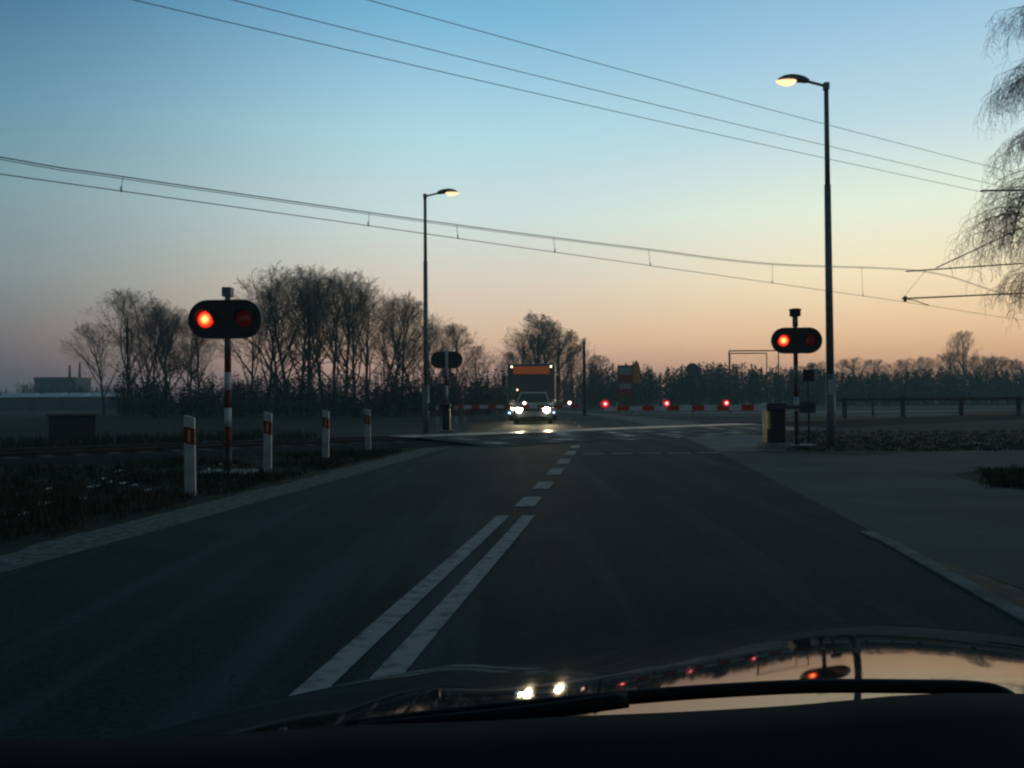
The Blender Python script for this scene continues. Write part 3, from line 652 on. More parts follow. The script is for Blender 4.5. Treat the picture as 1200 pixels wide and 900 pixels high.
def make_car(loc, rz, label):
    root = empty('car', loc, rz)       # front faces local -Y
    b = MB(); b.loft([rrect(0.70, 0.30, 0.62, -2.10, 0.10), rrect(0.80, 0.24, 0.72, -2.0, 0.12), rrect(0.86, 0.22, 0.80, -1.75, 0.12), rrect(0.875, 0.20, 0.90, -1.15, 0.12), rrect(0.875, 0.20, 0.96, -0.8, 0.10), rrect(0.875, 0.20, 0.98, 1.4, 0.10), rrect(0.85, 0.24, 0.97, 1.95, 0.12), rrect(0.76, 0.3, 0.88, 2.12, 0.12)])
    b.build('body', M['silver'], root)
    def csec(y, hb, ht, z0, z1): return [(-hb, y, z0), (hb, y, z0), (ht, y, z1), (-ht, y, z1)]
    b = MB(); b.loft([[(-0.78, -0.95, 0.93), (0.78, -0.95, 0.93), (0.77, -0.93, 0.95), (-0.77, -0.93, 0.95)], csec(-0.25, 0.79, 0.60, 0.94, 1.42), csec(0.2, 0.79, 0.60, 0.94, 1.47), csec(0.9, 0.79, 0.59, 0.94, 1.46), csec(1.5, 0.78, 0.56, 0.94, 1.36), [(-0.74, 1.95, 0.94), (0.74, 1.95, 0.94), (0.73, 1.93, 0.96), (-0.73, 1.93, 0.96)]], smooth=False)
    b.build('cabin', M['silver'], root)
    b = MB(); b.face([(-0.70, -0.915, 0.985), (0.70, -0.915, 0.985), (0.555, -0.285, 1.40), (-0.555, -0.285, 1.40)]); b.build('windscreen', M['glass'], root)
    for sx in (-1, 1):
        b = MB(); b.face([(sx*0.795, -0.6, 1.0), (sx*0.795, 1.5, 1.0), (sx*0.60, 1.3, 1.40), (sx*0.612, -0.1, 1.38)]); b.build('side_window', M['glass'], root)
        b = MB(); b.lathe([(0.125, -2.075), (0.12, -2.115), (0.07, -2.13), (0.001, -2.135)], 18, axis='Y', c=(sx*0.62, 0.0, 0.655)); b.build('headlight', M['head'], root)
        b = MB(); b.box((sx*0.93-0.09, -0.72, 0.98), (sx*0.93+0.09, -0.6, 1.10), bev=0.03); b.build('mirror', M['silver'], root)
        for y in (-1.3, 1.3): wheel(root, sx*0.78, y, 0.31, 0.19)
    b = MB(); b.box((-0.42, -2.135, 0.60), (0.42, -2.09, 0.72), bev=0.015); b.build('grille', M['black'], root)
    b = MB(); b.box((-0.60, -2.135, 0.27), (0.60, -2.09, 0.37), bev=0.02); b.build('air_intake', M['black'], root)
    b = MB(); b.box((-0.26, -2.15, 0.42), (0.26, -2.13, 0.53)); b.build('number_plate', M['signwhite'], root)
    tag(root, label, 'car'); return root
hl = R(4)
carp = at(626.5, 490, 39.5)
make_car((carp.x, carp.y+2.1-0.0, 0), R(-2), 'silver car with bright headlights waiting behind the far barrier')
# headlight beams
def beam(parent_loc, px_dir, energy, col=(1.0, 0.86, 0.62)):
    l = bpy.data.lights.new('headlight_beam', 'SPOT'); l.energy = energy; l.spot_size = R(36); l.spot_blend = 0.8; l.color = col; l.shadow_soft_size = 0.08
    o = bpy.data.objects.new('headlight_beam', l); C.objects.link(o); o.location = parent_loc
    o.rotation_euler = Vector((px_dir[0], px_dir[1], px_dir[2])).to_track_quat('-Z', 'Y').to_euler()
for sx in (-0.62, 0.62): beam((carp.x+sx, carp.y-0.10, 0.655), (0.02, -1, -0.085), 300, (1.0, 0.78, 0.42))

def make_bus(loc, rz):
    root = empty('bus', loc, rz)
    b = MB(); b.loft([rrect(1.16, 0.34, 2.86, 0.0, 0.18), rrect(1.24, 0.30, 2.95, 0.10, 0.16), rrect(1.25, 0.30, 2.96, 0.4, 0.14), rrect(1.25, 0.30, 2.96, 10.8, 0.14), rrect(1.2, 0.34, 2.9, 11.0, 0.16)]); b.build('body', M['buswhite'], root)
    b = MB(); b.loft([rrect(1.18, 1.0, 2.91, -0.03, 0.2), rrect(1.2, 1.0, 2.93, 0.02, 0.2)], smooth=False); b.build('windscreen', M['glass'], root)
    b = MB(); b.box((-0.98, -0.045, 2.40), (0.98, -0.01, 2.85), bev=0.015); b.build('display_case', M['black'], root)
    b = MB(); b.box((-0.92, -0.055, 2.42), (0.92, -0.038, 2.82)); b.build('destination_display', M['dest'], root)
    b = MB(); b.box((-1.12, -0.03, 0.36), (1.12, 0.012, 0.98), bev=0.02); b.build('front_bumper', M['busgrey'], root)
    for sx in (-1, 1):
        b = MB(); b.lathe([(0.10, -0.03), (0.09, -0.06), (0.001, -0.075)], 16, axis='Y', c=(sx*0.93, 0, 0.72)); b.build('headlight', M['head'], root)
        b = MB(); b.box((sx*1.13-0.05, -0.045, 0.42), (sx*1.13+0.05, -0.0, 0.48), bev=0.01); b.build('running_light', M['drl'], root)
        b = MB(); b.lathe([(0.05, -0.035), (0.045, -0.06), (0.001, -0.068)], 12, axis='Y', c=(sx*1.0, -0.006, 2.80)); b.build('marker_lamp', M['marker'], root)
        b = MB(); b.tube([(sx*1.2, 0.1, 2.5), (sx*1.38, -0.25, 2.45), (sx*1.38, -0.28, 2.3)], 0.025, 6); b.box((sx*1.38-0.1, -0.34, 1.85), (sx*1.38+0.1, -0.22, 2.32), bev=0.03); b.build('mirror', M['black'], root)
        for y in (2.6, 8.3): wheel(root, sx*1.12, y, 0.48, 0.28)
        for k in range(6):
            y0 = 0.9+k*1.6; b = MB(); b.box((sx*1.245 if sx < 0 else 1.235, y0, 1.15), (sx*1.235 if sx < 0 else 1.262, y0+1.45, 2.35)) if sx > 0 else b.box((-1.262, y0, 1.15), (-1.235, y0+1.45, 2.35)); b.build('side_window', M['glass'], root)
    b = MB(); b.lathe([(0.05, -0.03), (0.04, -0.055), (0.001, -0.06)], 12, axis='Y', c=(-0.72, -0.008, 1.62)); b.build('cab_lamp', M['inlamp'], root)
    tag(root, 'white city bus with orange destination display behind the waiting silver car', 'bus'); return root
bp_ = at(623, 480, 45.2); make_bus((bp_.x, bp_.y, 0), R(-3))

def make_van(loc, rz):
    root = empty('van', loc, rz)
    b = MB(); b.loft([rrect(0.74, 0.3, 0.75, 0.0, 0.12), rrect(0.8, 0.26, 0.95, 0.35, 0.12), rrect(0.8, 0.26, 1.3, 0.8, 0.12), rrect(0.8, 0.26, 1.65, 1.3, 0.15), rrect(0.8, 0.26, 1.7, 3.6, 0.15), rrect(0.76, 0.3, 1.6, 3.8, 0.15)]); b.build('body', M['darkgrey'], root)
    b = MB(); b.face([(-0.66, 0.50, 1.02), (0.66, 0.50, 1.02), (0.62, 1.15, 1.52), (-0.62, 1.15, 1.52)]); b.build('windscreen', M['glass'], root)
    for sx in (-1, 1):
        b = MB(); b.lathe([(0.085, 0.01), (0.08, -0.03), (0.001, -0.045)], 14, axis='Y', c=(sx*0.42, 0, 0.5)); b.build('headlight', M['headfar'], root)
        for y in (0.8, 3.0): wheel(root, sx*0.72, y, 0.3, 0.18)
    b = MB(); b.tube([(0.05, 0.3, 0.9), (0.05, 0.15, 1.0)], 0.03, 6); b.lathe([(0.10, 0.12), (0.09, 0.08), (0.001, 0.065)], 14, axis='Y', c=(0.08, 0, 1.06)); b.build('upper_lamp', M['headfar'], root)
    tag(root, 'small distant vehicle with two low lamps and one lamp above, left of the bus', 'van'); return root
vp = at(575, 475, 98); make_van((vp.x, vp.y, 0), R(6))

# ------------------------------------------------------------------ far furniture
# price totem and banner
dT = 78; p = at(733, 470, dT); to = empty('price_totem', (p.x, p.y, 0), R(-3)); ht = lambda py: zz(py, 733, dT)
b = MB(); b.box((-0.68, -0.12, ht(464)), (0.68, 0.12, ht(428)), bev=0.03); b.build('totem_body', M['signred'], to)
for sx in (-0.55, 0.55):
    b = MB(); b.box((sx-0.07, -0.07, 0), (sx+0.07, 0.07, ht(463))); b.build('leg', M['signred'], to)
for y0, y1, w in ((439, 430, 0.56), (455.5, 449.5, 0.5), (447, 442, 0.56)):
    b = MB(); b.box((-w, -0.14, ht(y0)), (w, -0.118, ht(y1)), bev=0.008); b.build('price_panel', M['signwhite'] if y0 != 447 else M['signred'], to)
tag(to, 'tall red price totem with pale panels standing beyond the barrier', 'sign')
p = at(747, 470, dT-0.5); fl = empty('orange_banner', (p.x, p.y, 0)); hf = lambda py: zz(py, 747, dT-0.5)
b = MB(); b.tube([(-0.38, 0, 0), (-0.38, 0, hf(423))], 0.04, 8); b.build('pole', M['darkgrey'], fl)
b = MB(); b.prism([(-0.36, hf(448)), (0.2, hf(450)), (0.36, hf(447)), (0.22, hf(440)), (0.3, hf(434)), (0.15, hf(426)), (-0.1, hf(422)), (-0.36, hf(427))], -0.02, 0.02); b.build('banner_cloth', M['orange'], fl)
tag(fl, 'orange banner on a pole just right of the red totem', 'banner')
# round sign
dS = 54; p = at(812, 470, dS); rs = empty('round_sign', (p.x, p.y, 0)); hr = lambda py: zz(py, 812, dS)
b = MB(); b.tube([(0, 0.06, 0), (0, 0.06, hr(426))], 0.032, 8); b.build('post', M['darkgrey'], rs)
b = MB(); b.lathe([(0.39, 0.0), (0.40, 0.012), (0.39, 0.024)], 28, axis='Y', c=(0, 0, hr(433))); b.build('sign_plate', M['grey'], rs)
tag(rs, 'round traffic sign on a thin post beyond the barrier arm', 'traffic sign')
# utility pole
dU = 62; p = at(685, 470, dU); upo = empty('utility_pole', (p.x, p.y, 0)); hu = zz(399, 685, dU)
b = MB(); b.tube([(0, 0, 0), (0, 0, hu)], [0.14, 0.095], 10); b.build('pole', M['wood'], upo)
b = MB(); b.tube([(0, 0, hu-0.03), (0, 0, hu+0.16)], 0.035, 6); b.box((-0.16, -0.03, hu-0.25), (0.16, 0.03, hu-0.19)); b.build('insulator_bracket', M['darkgrey'], upo)
tag(upo, 'lone dark wooden pole standing right of the bus', 'utility pole')
# height gauges
for pxs, dd, top, lab in (((855, 913), 69, 411, 'wider of the two thin portal height gauges behind the right signal'), ((856, 899), 76, 414, 'narrower portal height gauge just behind the wider one')):
    p0 = at(pxs[0], 470, dd); p1 = at(pxs[1], 470, dd); c_ = (p0+p1)/2; hw_ = (p1.x-p0.x)/2
    gt = empty('height_gauge', (c_.x, c_.y, 0)); hg = zz(top, (pxs[0]+pxs[1])/2, dd)
    for sx in (-1, 1):
        b = MB(); b.tube([(sx*hw_, 0, 0), (sx*hw_, 0, hg+0.04)], 0.045, 8); b.build('post', M['darkgrey'], gt)
    b = MB(); b.tube([(-hw_, 0, hg), (hw_, 0, hg)], 0.05, 8); b.build('crossbar', M['darkgrey'], gt)
    tag(gt, lab, 'height gauge', 'portal height gauges')
# rail fence on the right
dW = 47; p = at(1058, 470, dW); fe = empty('rail_fence', (p.x, p.y, 0), R(3))
wfe = (1128-1058)/F_PX*dW
for k in range(-1, 4):
    b = MB(); b.box((k*wfe-0.10, -0.08, 0), (k*wfe+0.10, 0.08, 1.12), bev=0.02); b.build('fence_post', M['wood'], fe)
b = MB(); b.box((-wfe-0.3, -0.13, 0.93), (3*wfe+0.3, -0.085, 1.06)); b.build('fence_rail', M['wood'], fe)
tag(fe, 'dark wooden rail fence with thick posts in the field on the right', 'fence')
# small marker post on right field
p = at(1023, 480, 52); st = empty('marker_post', (p.x, p.y, 0)); b = MB(); b.tube([(0, 0, 0), (0, 0, 0.75), (0, 0, 0.85)], [0.06, 0.06, 0.02], 8); b.build('post', M['wood'], st)
tag(st, 'short thin wooden post in the frosted field left of the rail fence', 'post')
# low relay cabinet at left
p = G(44, 522); rc = empty('relay_cabinet', (p.x, p.y+1.8, 0), R(27))
b = MB(); b.box((-0.58, -0.3, 0.06), (0.58, 0.3, 0.72), bev=0.02); b.build('cabinet_body', M['black'], rc)
b = MB(); b.box((-0.64, -0.36, 0.72), (0.64, 0.36, 0.79), bev=0.015); b.build('lid', M['darkgrey'], rc)
b = MB(); b.box((-0.54, -0.26, 0), (0.54, 0.26, 0.06)); b.build('plinth', M['concrete'], rc)
tag(rc, 'low dark trackside cabinet in the grass at far left', 'cabinet')

# ------------------------------------------------------------------ far buildings
dH = 240; p0 = at(40, 460, dH); p1 = at(88, 460, dH); hb = zz(442, 64, dH); hw_ = (p1.x-p0.x)/2
bd = empty('building', ((p0.x+p1.x)/2, p0.y, 0))
b = MB(); b.box((-hw_, 0, 0), (hw_, 9, hb-0.5)); b.build('wall', M['brick'], bd)
b = MB(); b.box((-hw_-0.2, -0.2, hb-0.5), (hw_+0.2, 9.2, hb)); b.build('roof', M['darkgrey'], bd)
for k in range(5):
    b = MB(); x = -hw_+1.2+k*(2*hw_-2.4)/4; b.box((x-0.6, -0.05, hb-3.2), (x+0.6, -0.01, hb-1.6)); b.build('window', M['glass'], bd)
for px, tp in ((73, 427), (85, 424)):
    x = at(px, 450, dH).x-(p0.x+p1.x)/2; b = MB(); b.tube([(x, 4, hb), (x, 4, zz(tp, px, dH))], [0.35, 0.22], 10); b.build('chimney', M['brick'], bd)
tag(bd, 'distant flat roofed building with two thin chimneys at the far left', 'building')
for i, (x0, x1) in enumerate(((-4, 34), (40, 68), (73, 95), (102, 123), (130, 142))):
    dG = 150; a = at(x0, 465, dG); c_ = at(x1, 465, dG); hh = 2.65; hw_ = (c_.x-a.x)/2-0.2
    gr = empty('garage', ((a.x+c_.x)/2, a.y, 0))
    b = MB(); b.box((-hw_, 0, 0), (hw_, 6, hh-0.35)); b.build('wall', M['brick'], gr)
    b = MB(); vs = [(-hw_-0.15, -0.2, hh-0.36), (hw_+0.15, -0.2, hh-0.36), (hw_+0.15, 3, hh+0.35), (-hw_-0.15, 3, hh+0.35), (hw_+0.15, 6.2, hh-0.36), (-hw_-0.15, 6.2, hh-0.36)]
    b.idx(vs, [[0, 1, 2, 3], [3, 2, 4, 5], [0, 3, 5], [1, 4, 2]]); b.build('roof', M['roofpale'], gr)
    b = MB(); b.box((-hw_*0.5, -0.06, 0), (hw_*0.5, -0.01, 1.9)); b.build('door', M['darkgrey'], gr)
    tag(gr, ['widest pale roofed garage at the left edge of the photo', 'pale roofed garage below the building with chimneys', 'pale roofed garage just right of the building with chimneys', 'fourth pale roofed garage from the left, left of the first bare trees', 'narrowest pale roofed garage, partly behind the first bare trees'][i], 'garage', 'low pale roofed garages')

# ------------------------------------------------------------------ bare trees
def rot_dir(d, ang, rnd):
    a = d.orthogonal().normalized(); a.rotate(Matrix.Rotation(rnd.uniform(0, 2*math.pi), 3, d)); q = d.copy(); q.rotate(Matrix.Rotation(ang, 3, a)); return q.normalized()
def bare_tree(seed, height=12.5, trunk_r=0.15, spread=1.0, fork=0.16, min_r=0.0052, nk=(13, 8, 7, 4)):
    rnd = random.Random(seed); tb = MB(); cb = MB()
    def grow(p, d, ln, r, lv):
        if lv >= 1:
            e = p+(d+Vector((0, 0, 0.25))).normalized()*ln; q2 = ((e.x/(0.40*height))**2+(e.y/(0.40*height))**2+((e.z-0.56*height)/(0.47*height))**2)
            if q2 > 1: ln *= max(0.3, 1-0.55*(math.sqrt(q2)-0.85)/0.3) if lv > 1 else 0.72
        segs = (7, 5, 4, 3, 2)[lv]; pts = [p.copy()]; rads = [r]; q = p.copy(); dd = d.copy()
        for i in range(segs):
            j = (0.05, 0.11, 0.14, 0.17, 0.2)[lv]
            dd = (dd+Vector((rnd.gauss(0, j), rnd.gauss(0, j), rnd.gauss(0, j)+(0.02, 0.09, 0.06, 0.03, 0.02)[lv]))).normalized()
            q = q+dd*(ln/segs); pts.append(q.copy()); rads.append(max(min_r, r*(1-0.78*(i+1)/segs)))
        (tb if lv == 0 else cb).tube(pts, rads, (7, 5, 4, 3, 3)[lv], caps=False)
        if lv >= 4: return
        nch = nk[lv]; lo = (fork, 0.22, 0.2, 0.15)[lv]
        for c in range(nch):
            f = lo+(1-lo)*(c+rnd.random())/nch; x = f*segs; i = min(int(x), segs-1); pp = pts[i].lerp(pts[i+1], x-i); rr = rads[i]+(rads[i+1]-rads[i])*(x-i)
            ax = (pts[i+1]-pts[i]).normalized(); ang = R(rnd.uniform(20, 50) if lv else rnd.uniform(14, 42))*spread
            cl = ln*(0.74, 0.54, 0.5, 0.55)[lv]*rnd.uniform(0.65, 1.1)*(1.05-0.4*f if lv == 0 else 1)
            grow(pp, rot_dir(ax, ang, rnd), cl, max(min_r, rr*(0.62, 0.6, 0.55, 0.6)[lv]), lv+1)
    grow(Vector((0, 0, -0.1)), Vector((rnd.gauss(0, 0.04), rnd.gauss(0, 0.04), 1)).normalized(), height*0.86, trunk_r, 0)
    return tb, cb
protos = []; HT = []
def tree_proto(seed, **k):
    tb, cb = bare_tree(seed, **k); root = empty('bare_tree')
    HT.append(sorted(v[2] for v in cb.v)[int(len(cb.v)*0.985)]*1.02); tb.build('trunk', M['bark'], root, fix=False); cb.build('crown', M['twig'], root, fix=False); protos.append(root); return root
for sd in (11, 23, 37, 41, 59): tree_proto(sd, height=12.5)
for sd in (71, 83, 97): tree_proto(sd, height=12.5, min_r=0.0085, trunk_r=0.24)
used = set()
def plant(k, px, d, top, label, group, lean=0, wide=1.0):
    if d > 90: k = 5+k % 3
    o = protos[k] if k not in used else copy_tree(protos[k]); used.add(k)
    g = at(px, 480, d); hgt = zz(top, px, d); s = hgt/(HT[k])
    o.location = (g.x, g.y, 0); wide *= 1.22; o.scale = (s*wide, s*wide, s); o.rotation_euler = (R(random.uniform(-3, 3)), R(lean), random.uniform(0, 6.28))
    tag(o, label, 'tree', group); return o
grp = 'bare trees left of the road'
plant(0, 150, 72, 336, 'bare tree farthest left, beyond the grass and left of the near signal', grp, -3, 1.05)
plant(1, 176, 78, 352, 'bare tree second from the left, close to the farthest left tree', grp)
plant(2, 204, 75, 358, 'slender bare tree just left of the near signal backplate', grp)
plant(3, 236, 80, 372, 'low bare tree directly behind the near signal mast', grp, 3)
plant(4, 122, 84, 372, 'lower bare tree at the left rim of the left tree clump', grp, -4)
plant(1, 312, 66, 322, 'tall bare tree right of the near signal, leftmost of the big row', grp, -5)
plant(2, 338, 70, 310, 'bare tree behind the second delineator post, with crown near the row top', grp, -2)
plant(0, 362, 68, 309, 'highest bare tree of the big row', grp, 0)
plant(3, 392, 66, 313, 'bare tree behind the third delineator post', grp, 2)
plant(4, 418, 69, 322, 'bare tree between the third and fourth delineator posts', grp, 2)
plant(1, 446, 67, 334, 'bare tree behind the fourth delineator post, leaning right', grp, 5)
plant(2, 470, 70, 346, 'bare tree just left of the far street lamp', grp, 4)
plant(3, 506, 74, 370, 'bare tree right behind the far street lamp pole', grp, 3)
plant(0, 536, 80, 378, 'bare tree behind the dark rear-facing signal', grp, 3)
plant(4, 560, 95, 402, 'small bare tree at the right end of the left row', grp, 3)
plant(2, 296, 74, 346, 'bare tree hidden partly behind the near signal right lamp', grp, -4)
for k, px, dd, tp, ln_, lab in ((2, 166, 82, 346, -2, 'bare tree behind the gap between the two farthest left trees'), (4, 190, 70, 350, 2, 'bare tree third from the left, thick at its base'), (0, 222, 86, 366, 3, 'bare tree showing just left of the striped mast'), (3, 326, 78, 318, -3, 'bare tree deep in the big row above the second delineator post'), (4, 350, 76, 312, 0, 'bare tree deep in the big row near its highest point'), (1, 380, 74, 312, 1, 'bare tree deep in the big row above the third delineator post'), (0, 406, 78, 316, 2, 'bare tree deep in the big row right of its middle'), (3, 432, 76, 326, 3, 'bare tree deep in the big row above the fourth delineator post'), (2, 456, 80, 340, 4, 'bare tree deep in the big row near its right end'), (1, 486, 82, 362, 4, 'bare tree seen just left of the far street lamp pole'), (2, 522, 86, 376, 4, 'bare tree rising behind the left half of the rear-facing signal')):
    plant(k, px, dd, tp, lab, grp, ln_)
grp2 = 'bare trees behind the bus'
plant(1, 632, 105, 363, 'tallest bare tree rising behind the bus', grp2, 0, 1.0)
plant(3, 612, 112, 385, 'bare tree behind the left side of the bus', grp2, -3, 1.1)
plant(0, 652, 108, 380, 'bare tree behind the right side of the bus', grp2, 3, 1.1)
plant(4, 640, 116, 372, 'bare tree at the back of the clump behind the bus', grp2, 0, 1.1)
plant(2, 672, 118, 402, 'lower bare tree between the bus and the lone pole', grp2, 3)
plant(1, 594, 120, 410, 'low bare tree left of the bus roof', grp2, -3)
plant(3, 702, 130, 412, 'thin bare tree right of the lone pole', grp2, 2)
grp3 = 'distant bare trees above the wood at right'
for k, px, tp, lab, wd_ in ((0, 1002, 416, 'round crowned distant tree just right of the right street lamp', 1.3), (2, 1024, 420, 'second distant tree right of the right street lamp', 1.3), (3, 1066, 417, 'distant tree in the middle of the right horizon', 1.2), (4, 1084, 416, 'distant small crowned tree left of the tall slender one', 1.0), (1, 1114, 410, 'broad distant tree left of the tall slender tree', 1.3), (2, 1131, 386, 'tall slender distant tree standing above the right horizon', 0.75), (4, 1150, 415, 'distant tree right of the tall slender one', 1.4), (0, 1168, 414, 'dense distant tree near the right edge', 1.4), (3, 1190, 418, 'distant tree at the right edge below the birch', 1.2), (3, 958, 421, 'low distant tree directly behind the right signal', 1.2)):
    plant(k, px, 165, tp, lab, grp3, 0, wd_)

# weeping birch, right edge
def birch():
    rnd = random.Random(5); d0 = 21.0; g = at(1274, 470, d0); root = empty('birch_tree', (g.x, g.y, 0))
    tb = MB(); tb.tube([(0, 0, -0.1), (0.05, 0, 3), (0.0, 0.05, 6), (0.12, 0, 9), (0.05, 0.1, 12), (0, 0, 14.2)], [0.24, 0.2, 0.17, 0.13, 0.08, 0.02], 10); tb.build('trunk', M['birch'], root, fix=False)
    cb = MB()
    def hang(p, ln, r, side):
        # a drooping twig with a few side sprigs
        d = Vector((side[0]*0.6+rnd.gauss(0, 0.25), side[1]*0.6+rnd.gauss(0, 0.25), 0.15)).normalized(); q = p.copy(); pts = [q.copy()]; n = 6
        for i in range(n):
            d = (d+Vector((rnd.gauss(0, 0.12), rnd.gauss(0, 0.12), -0.55))).normalized(); q = q+d*(ln/n); pts.append(q.copy())
            if i >= 0:
                for _ in range(2):
                    dd = Vector((rnd.gauss(0, 0.7), rnd.gauss(0, 0.7), -0.55)).normalized(); e = q+dd*rnd.uniform(0.08, 0.28); e2 = e+Vector((dd.x*0.06, dd.y*0.06, -rnd.uniform(0.06, 0.2)))
                    cb.tube([q, e, e2], [0.003, 0.0026, 0.002], 3, caps=False)
                    if rnd.random() < 0.22: cb.tube([e2, e2+Vector((0, 0, -0.035))], [0.0065, 0.005], 3, caps=False)
        cb.tube(pts, [r]*2+[r*0.8]*(n-1), 3, caps=False)
    def limb(z, azd, ln, rise):
        a = R(azd); side = (math.cos(a), math.sin(a)); p = Vector((0, 0, z)); d = Vector((side[0], side[1], rise)).normalized(); pts = [p.copy()]; n = 9; rads = [0.05]
        for i in range(n):
            d = (d+Vector((rnd.gauss(0, 0.07), rnd.gauss(0, 0.07), -0.16-0.03*i))).normalized(); p = p+d*(ln/n); pts.append(p.copy()); rads.append(0.05*(1-0.85*(i+1)/n))
            if i > 1:
                for _ in range(rnd.choice((1, 1, 2))): hang(p+Vector((rnd.gauss(0, 0.12), rnd.gauss(0, 0.2), rnd.gauss(0, 0.06))), rnd.uniform(0.4, 1.5), 0.0036, side)
                if i % 2 == 0:
                    for sgn in (-1, 1):
                        sd = Vector((d.x-sgn*d.y*0.9, d.y+sgn*d.x*0.9, 0.2)).normalized(); q = p.copy(); pp = [q.copy()]
                        for k in range(4):
                            sd = (sd+Vector((rnd.gauss(0, 0.1), rnd.gauss(0, 0.1), -0.22))).normalized(); q = q+sd*0.25; pp.append(q.copy())
                            for _ in range(1): hang(q, rnd.uniform(0.4, 1.2), 0.0034, side)
                        cb.tube(pp, [0.014, 0.011, 0.009, 0.007, 0.005], 3, caps=False)
        cb.tube(pts, rads, 5, caps=False)
    for z, a_, ln, rise in ((6.3, 182, 2.75, 0.6), (6.7, 192, 2.5, 0.4), (6.0, 170, 2.4, 0.55), (5.6, 187, 2.0, 0.4), (4.6, 177, 1.5, 0.3), (9.1, 186, 1.25, 0.7), (9.4, 168, 1.1, 0.6), (10.6, 180, 1.2, 0.9), (7.8, 184, 1.2, 0.5)): limb(z, a_, ln, rise)
    for _ in range(9): limb(rnd.uniform(4.5, 12), rnd.uniform(-70, 70), rnd.uniform(1.5, 3), rnd.uniform(0.3, 0.7))
    cb.build('crown', M['birchtwig'], root, fix=False)
    tag(root, 'weeping birch with thin hanging bare twigs at the right edge', 'tree'); return root
birch()

# ------------------------------------------------------------------ far wood, brush, grass, snow
def wood_mass(name, label, spots, m, leaf=(0.25, 0.6), per=170, conifer=0.7):
    rnd = random.Random(hash(name) % 1000 if False else len(name)); b = MB()
    for (x, y, h) in spots:
        con = rnd.random() < conifer; w = h*rnd.uniform(0.16, 0.24) if con else h*rnd.uniform(0.26, 0.4)
        b.tube([(x, y, 0), (x+rnd.gauss(0, 0.1), y, h*0.9)], [h*0.014, 0.02], 4, caps=False)
        for _ in range(per):
            t = rnd.random()**0.8
            if con: rr = w*(1-t)*(0.5+0.5*rnd.random()); z = h*(0.12+0.88*t)
            else: rr = w*math.sin(math.pi*min(1, 0.1+0.9*t))*math.sqrt(rnd.random()); z = h*(0.1+0.9*t)
            a = rnd.uniform(0, 6.283); c = Vector((x+rr*math.cos(a), y+rr*math.sin(a), z)); s = rnd.uniform(*leaf)*(1-0.5*t)
            u = Vector((rnd.gauss(0, 1), rnd.gauss(0, 1), rnd.gauss(0, 0.6))).normalized()*s; v = Vector((rnd.gauss(0, 1), rnd.gauss(0, 1), rnd.gauss(0, 1))).normalized()*s*0.5
            b.face([c-u*0.6-v*0.4, c+u*0.6, c-u*0.1+v])
    o = b.build(name, m, fix=False); return tag(o, label, kind='stuff')
rnd = random.Random(3)
def prof_h(x_px):   # top of the wood along the picture, y in px
    return 430+5*noise.noise((x_px*0.016, 1.3, 0))+3*noise.noise((x_px*0.06, 4, 0))+(4 if x_px > 960 else 0)
spots = []
for _ in range(760):
    px = rnd.uniform(690, 1330); d = rnd.uniform(128, 175); p = at(px, 470, d); top = prof_h(px)+rnd.uniform(-3, 12); spots.append((p.x, p.y, max(1.5, zz(top, px, d))))
wood_mass('distant_wood', 'dark young wood closing the horizon on the right', spots, M['needle'], conifer=0.3, leaf=(0.35, 0.8), per=120)
spots = []
for _ in range(420):
    px = rnd.uniform(-120, 720); d = rnd.uniform(160, 230); p = at(px, 470, d); top = (450 if px < 260 else 442)+rnd.uniform(-4, 10); spots.append((p.x, p.y, max(1.5, zz(top, px, d))))
wood_mass('distant_woodland', 'low dark woodland along the horizon on the left', spots, M['needle'], conifer=0.2, per=150)
spots = []
for _ in range(420):
    px = rnd.uniform(140, 590); d = rnd.uniform(62, 100); p = at(px, 470, d); spots.append((p.x, p.y, rnd.uniform(1.0, 4.2)*(1.0 if px > 140 else 0.6)))
for _ in range(60):
    px = rnd.uniform(570, 700); d = rnd.uniform(102, 125); p = at(px, 470, d)
    if abs(p.x-cx(p.y)) > 5: spots.append((p.x, p.y, rnd.uniform(2, 6)))
wood_mass('undergrowth', 'tangled dark brushwood under the bare trees', spots, M['brush'], leaf=(0.14, 0.42), per=120, conifer=0.0)

# grass tufts on the verges
b = MB(); rnd = random.Random(9)
def tuft(x, y, h, n):
    for _ in range(n):
        a = rnd.uniform(0, 6.283); l = h*rnd.uniform(0.5, 1.2); w = rnd.uniform(0.004, 0.009); ox, oy = rnd.gauss(0, 0.05), rnd.gauss(0, 0.05); bend = rnd.uniform(0.3, 0.9)*l
        p0 = Vector((x+ox, y+oy, 0)); t = Vector((-math.sin(a), math.cos(a), 0))*w; m_ = p0+Vector((math.cos(a)*bend*0.35, math.sin(a)*bend*0.35, l*0.7)); e = p0+Vector((math.cos(a)*bend, math.sin(a)*bend, l*0.85))
        b.face([p0-t, p0+t, m_+t*0.7, m_-t*0.7]); b.face([m_-t*0.7, m_+t*0.7, e])
for _ in range(3600):
    y = rnd.uniform(4.5, 19)**1.0; x = cx(y)-HWL-0.75-abs(rnd.gauss(0, 3.2))
    s_, t_ = track_st(Vector((x, y, 0)))
    if t_ > -2.9: continue
    nv = noise.noise((x*0.55, y*0.55, 2.0))
    if nv < -0.18 and rnd.random() < 0.75: continue
    tuft(x, y, rnd.uniform(0.04, 0.13)*(1+1.3*max(0, nv)), 7)
for _ in range(1500):
    px = rnd.uniform(905, 1260); py = rnd.uniform(505, 529); p = G(px, py); s_, t_ = track_st(p)
    if abs(t_) < 2.9 or p.x < cx(p.y)+fpo(max(17.9, p.y))+0.2: continue
    tuft(p.x, p.y, rnd.uniform(0.03, 0.085), 7)
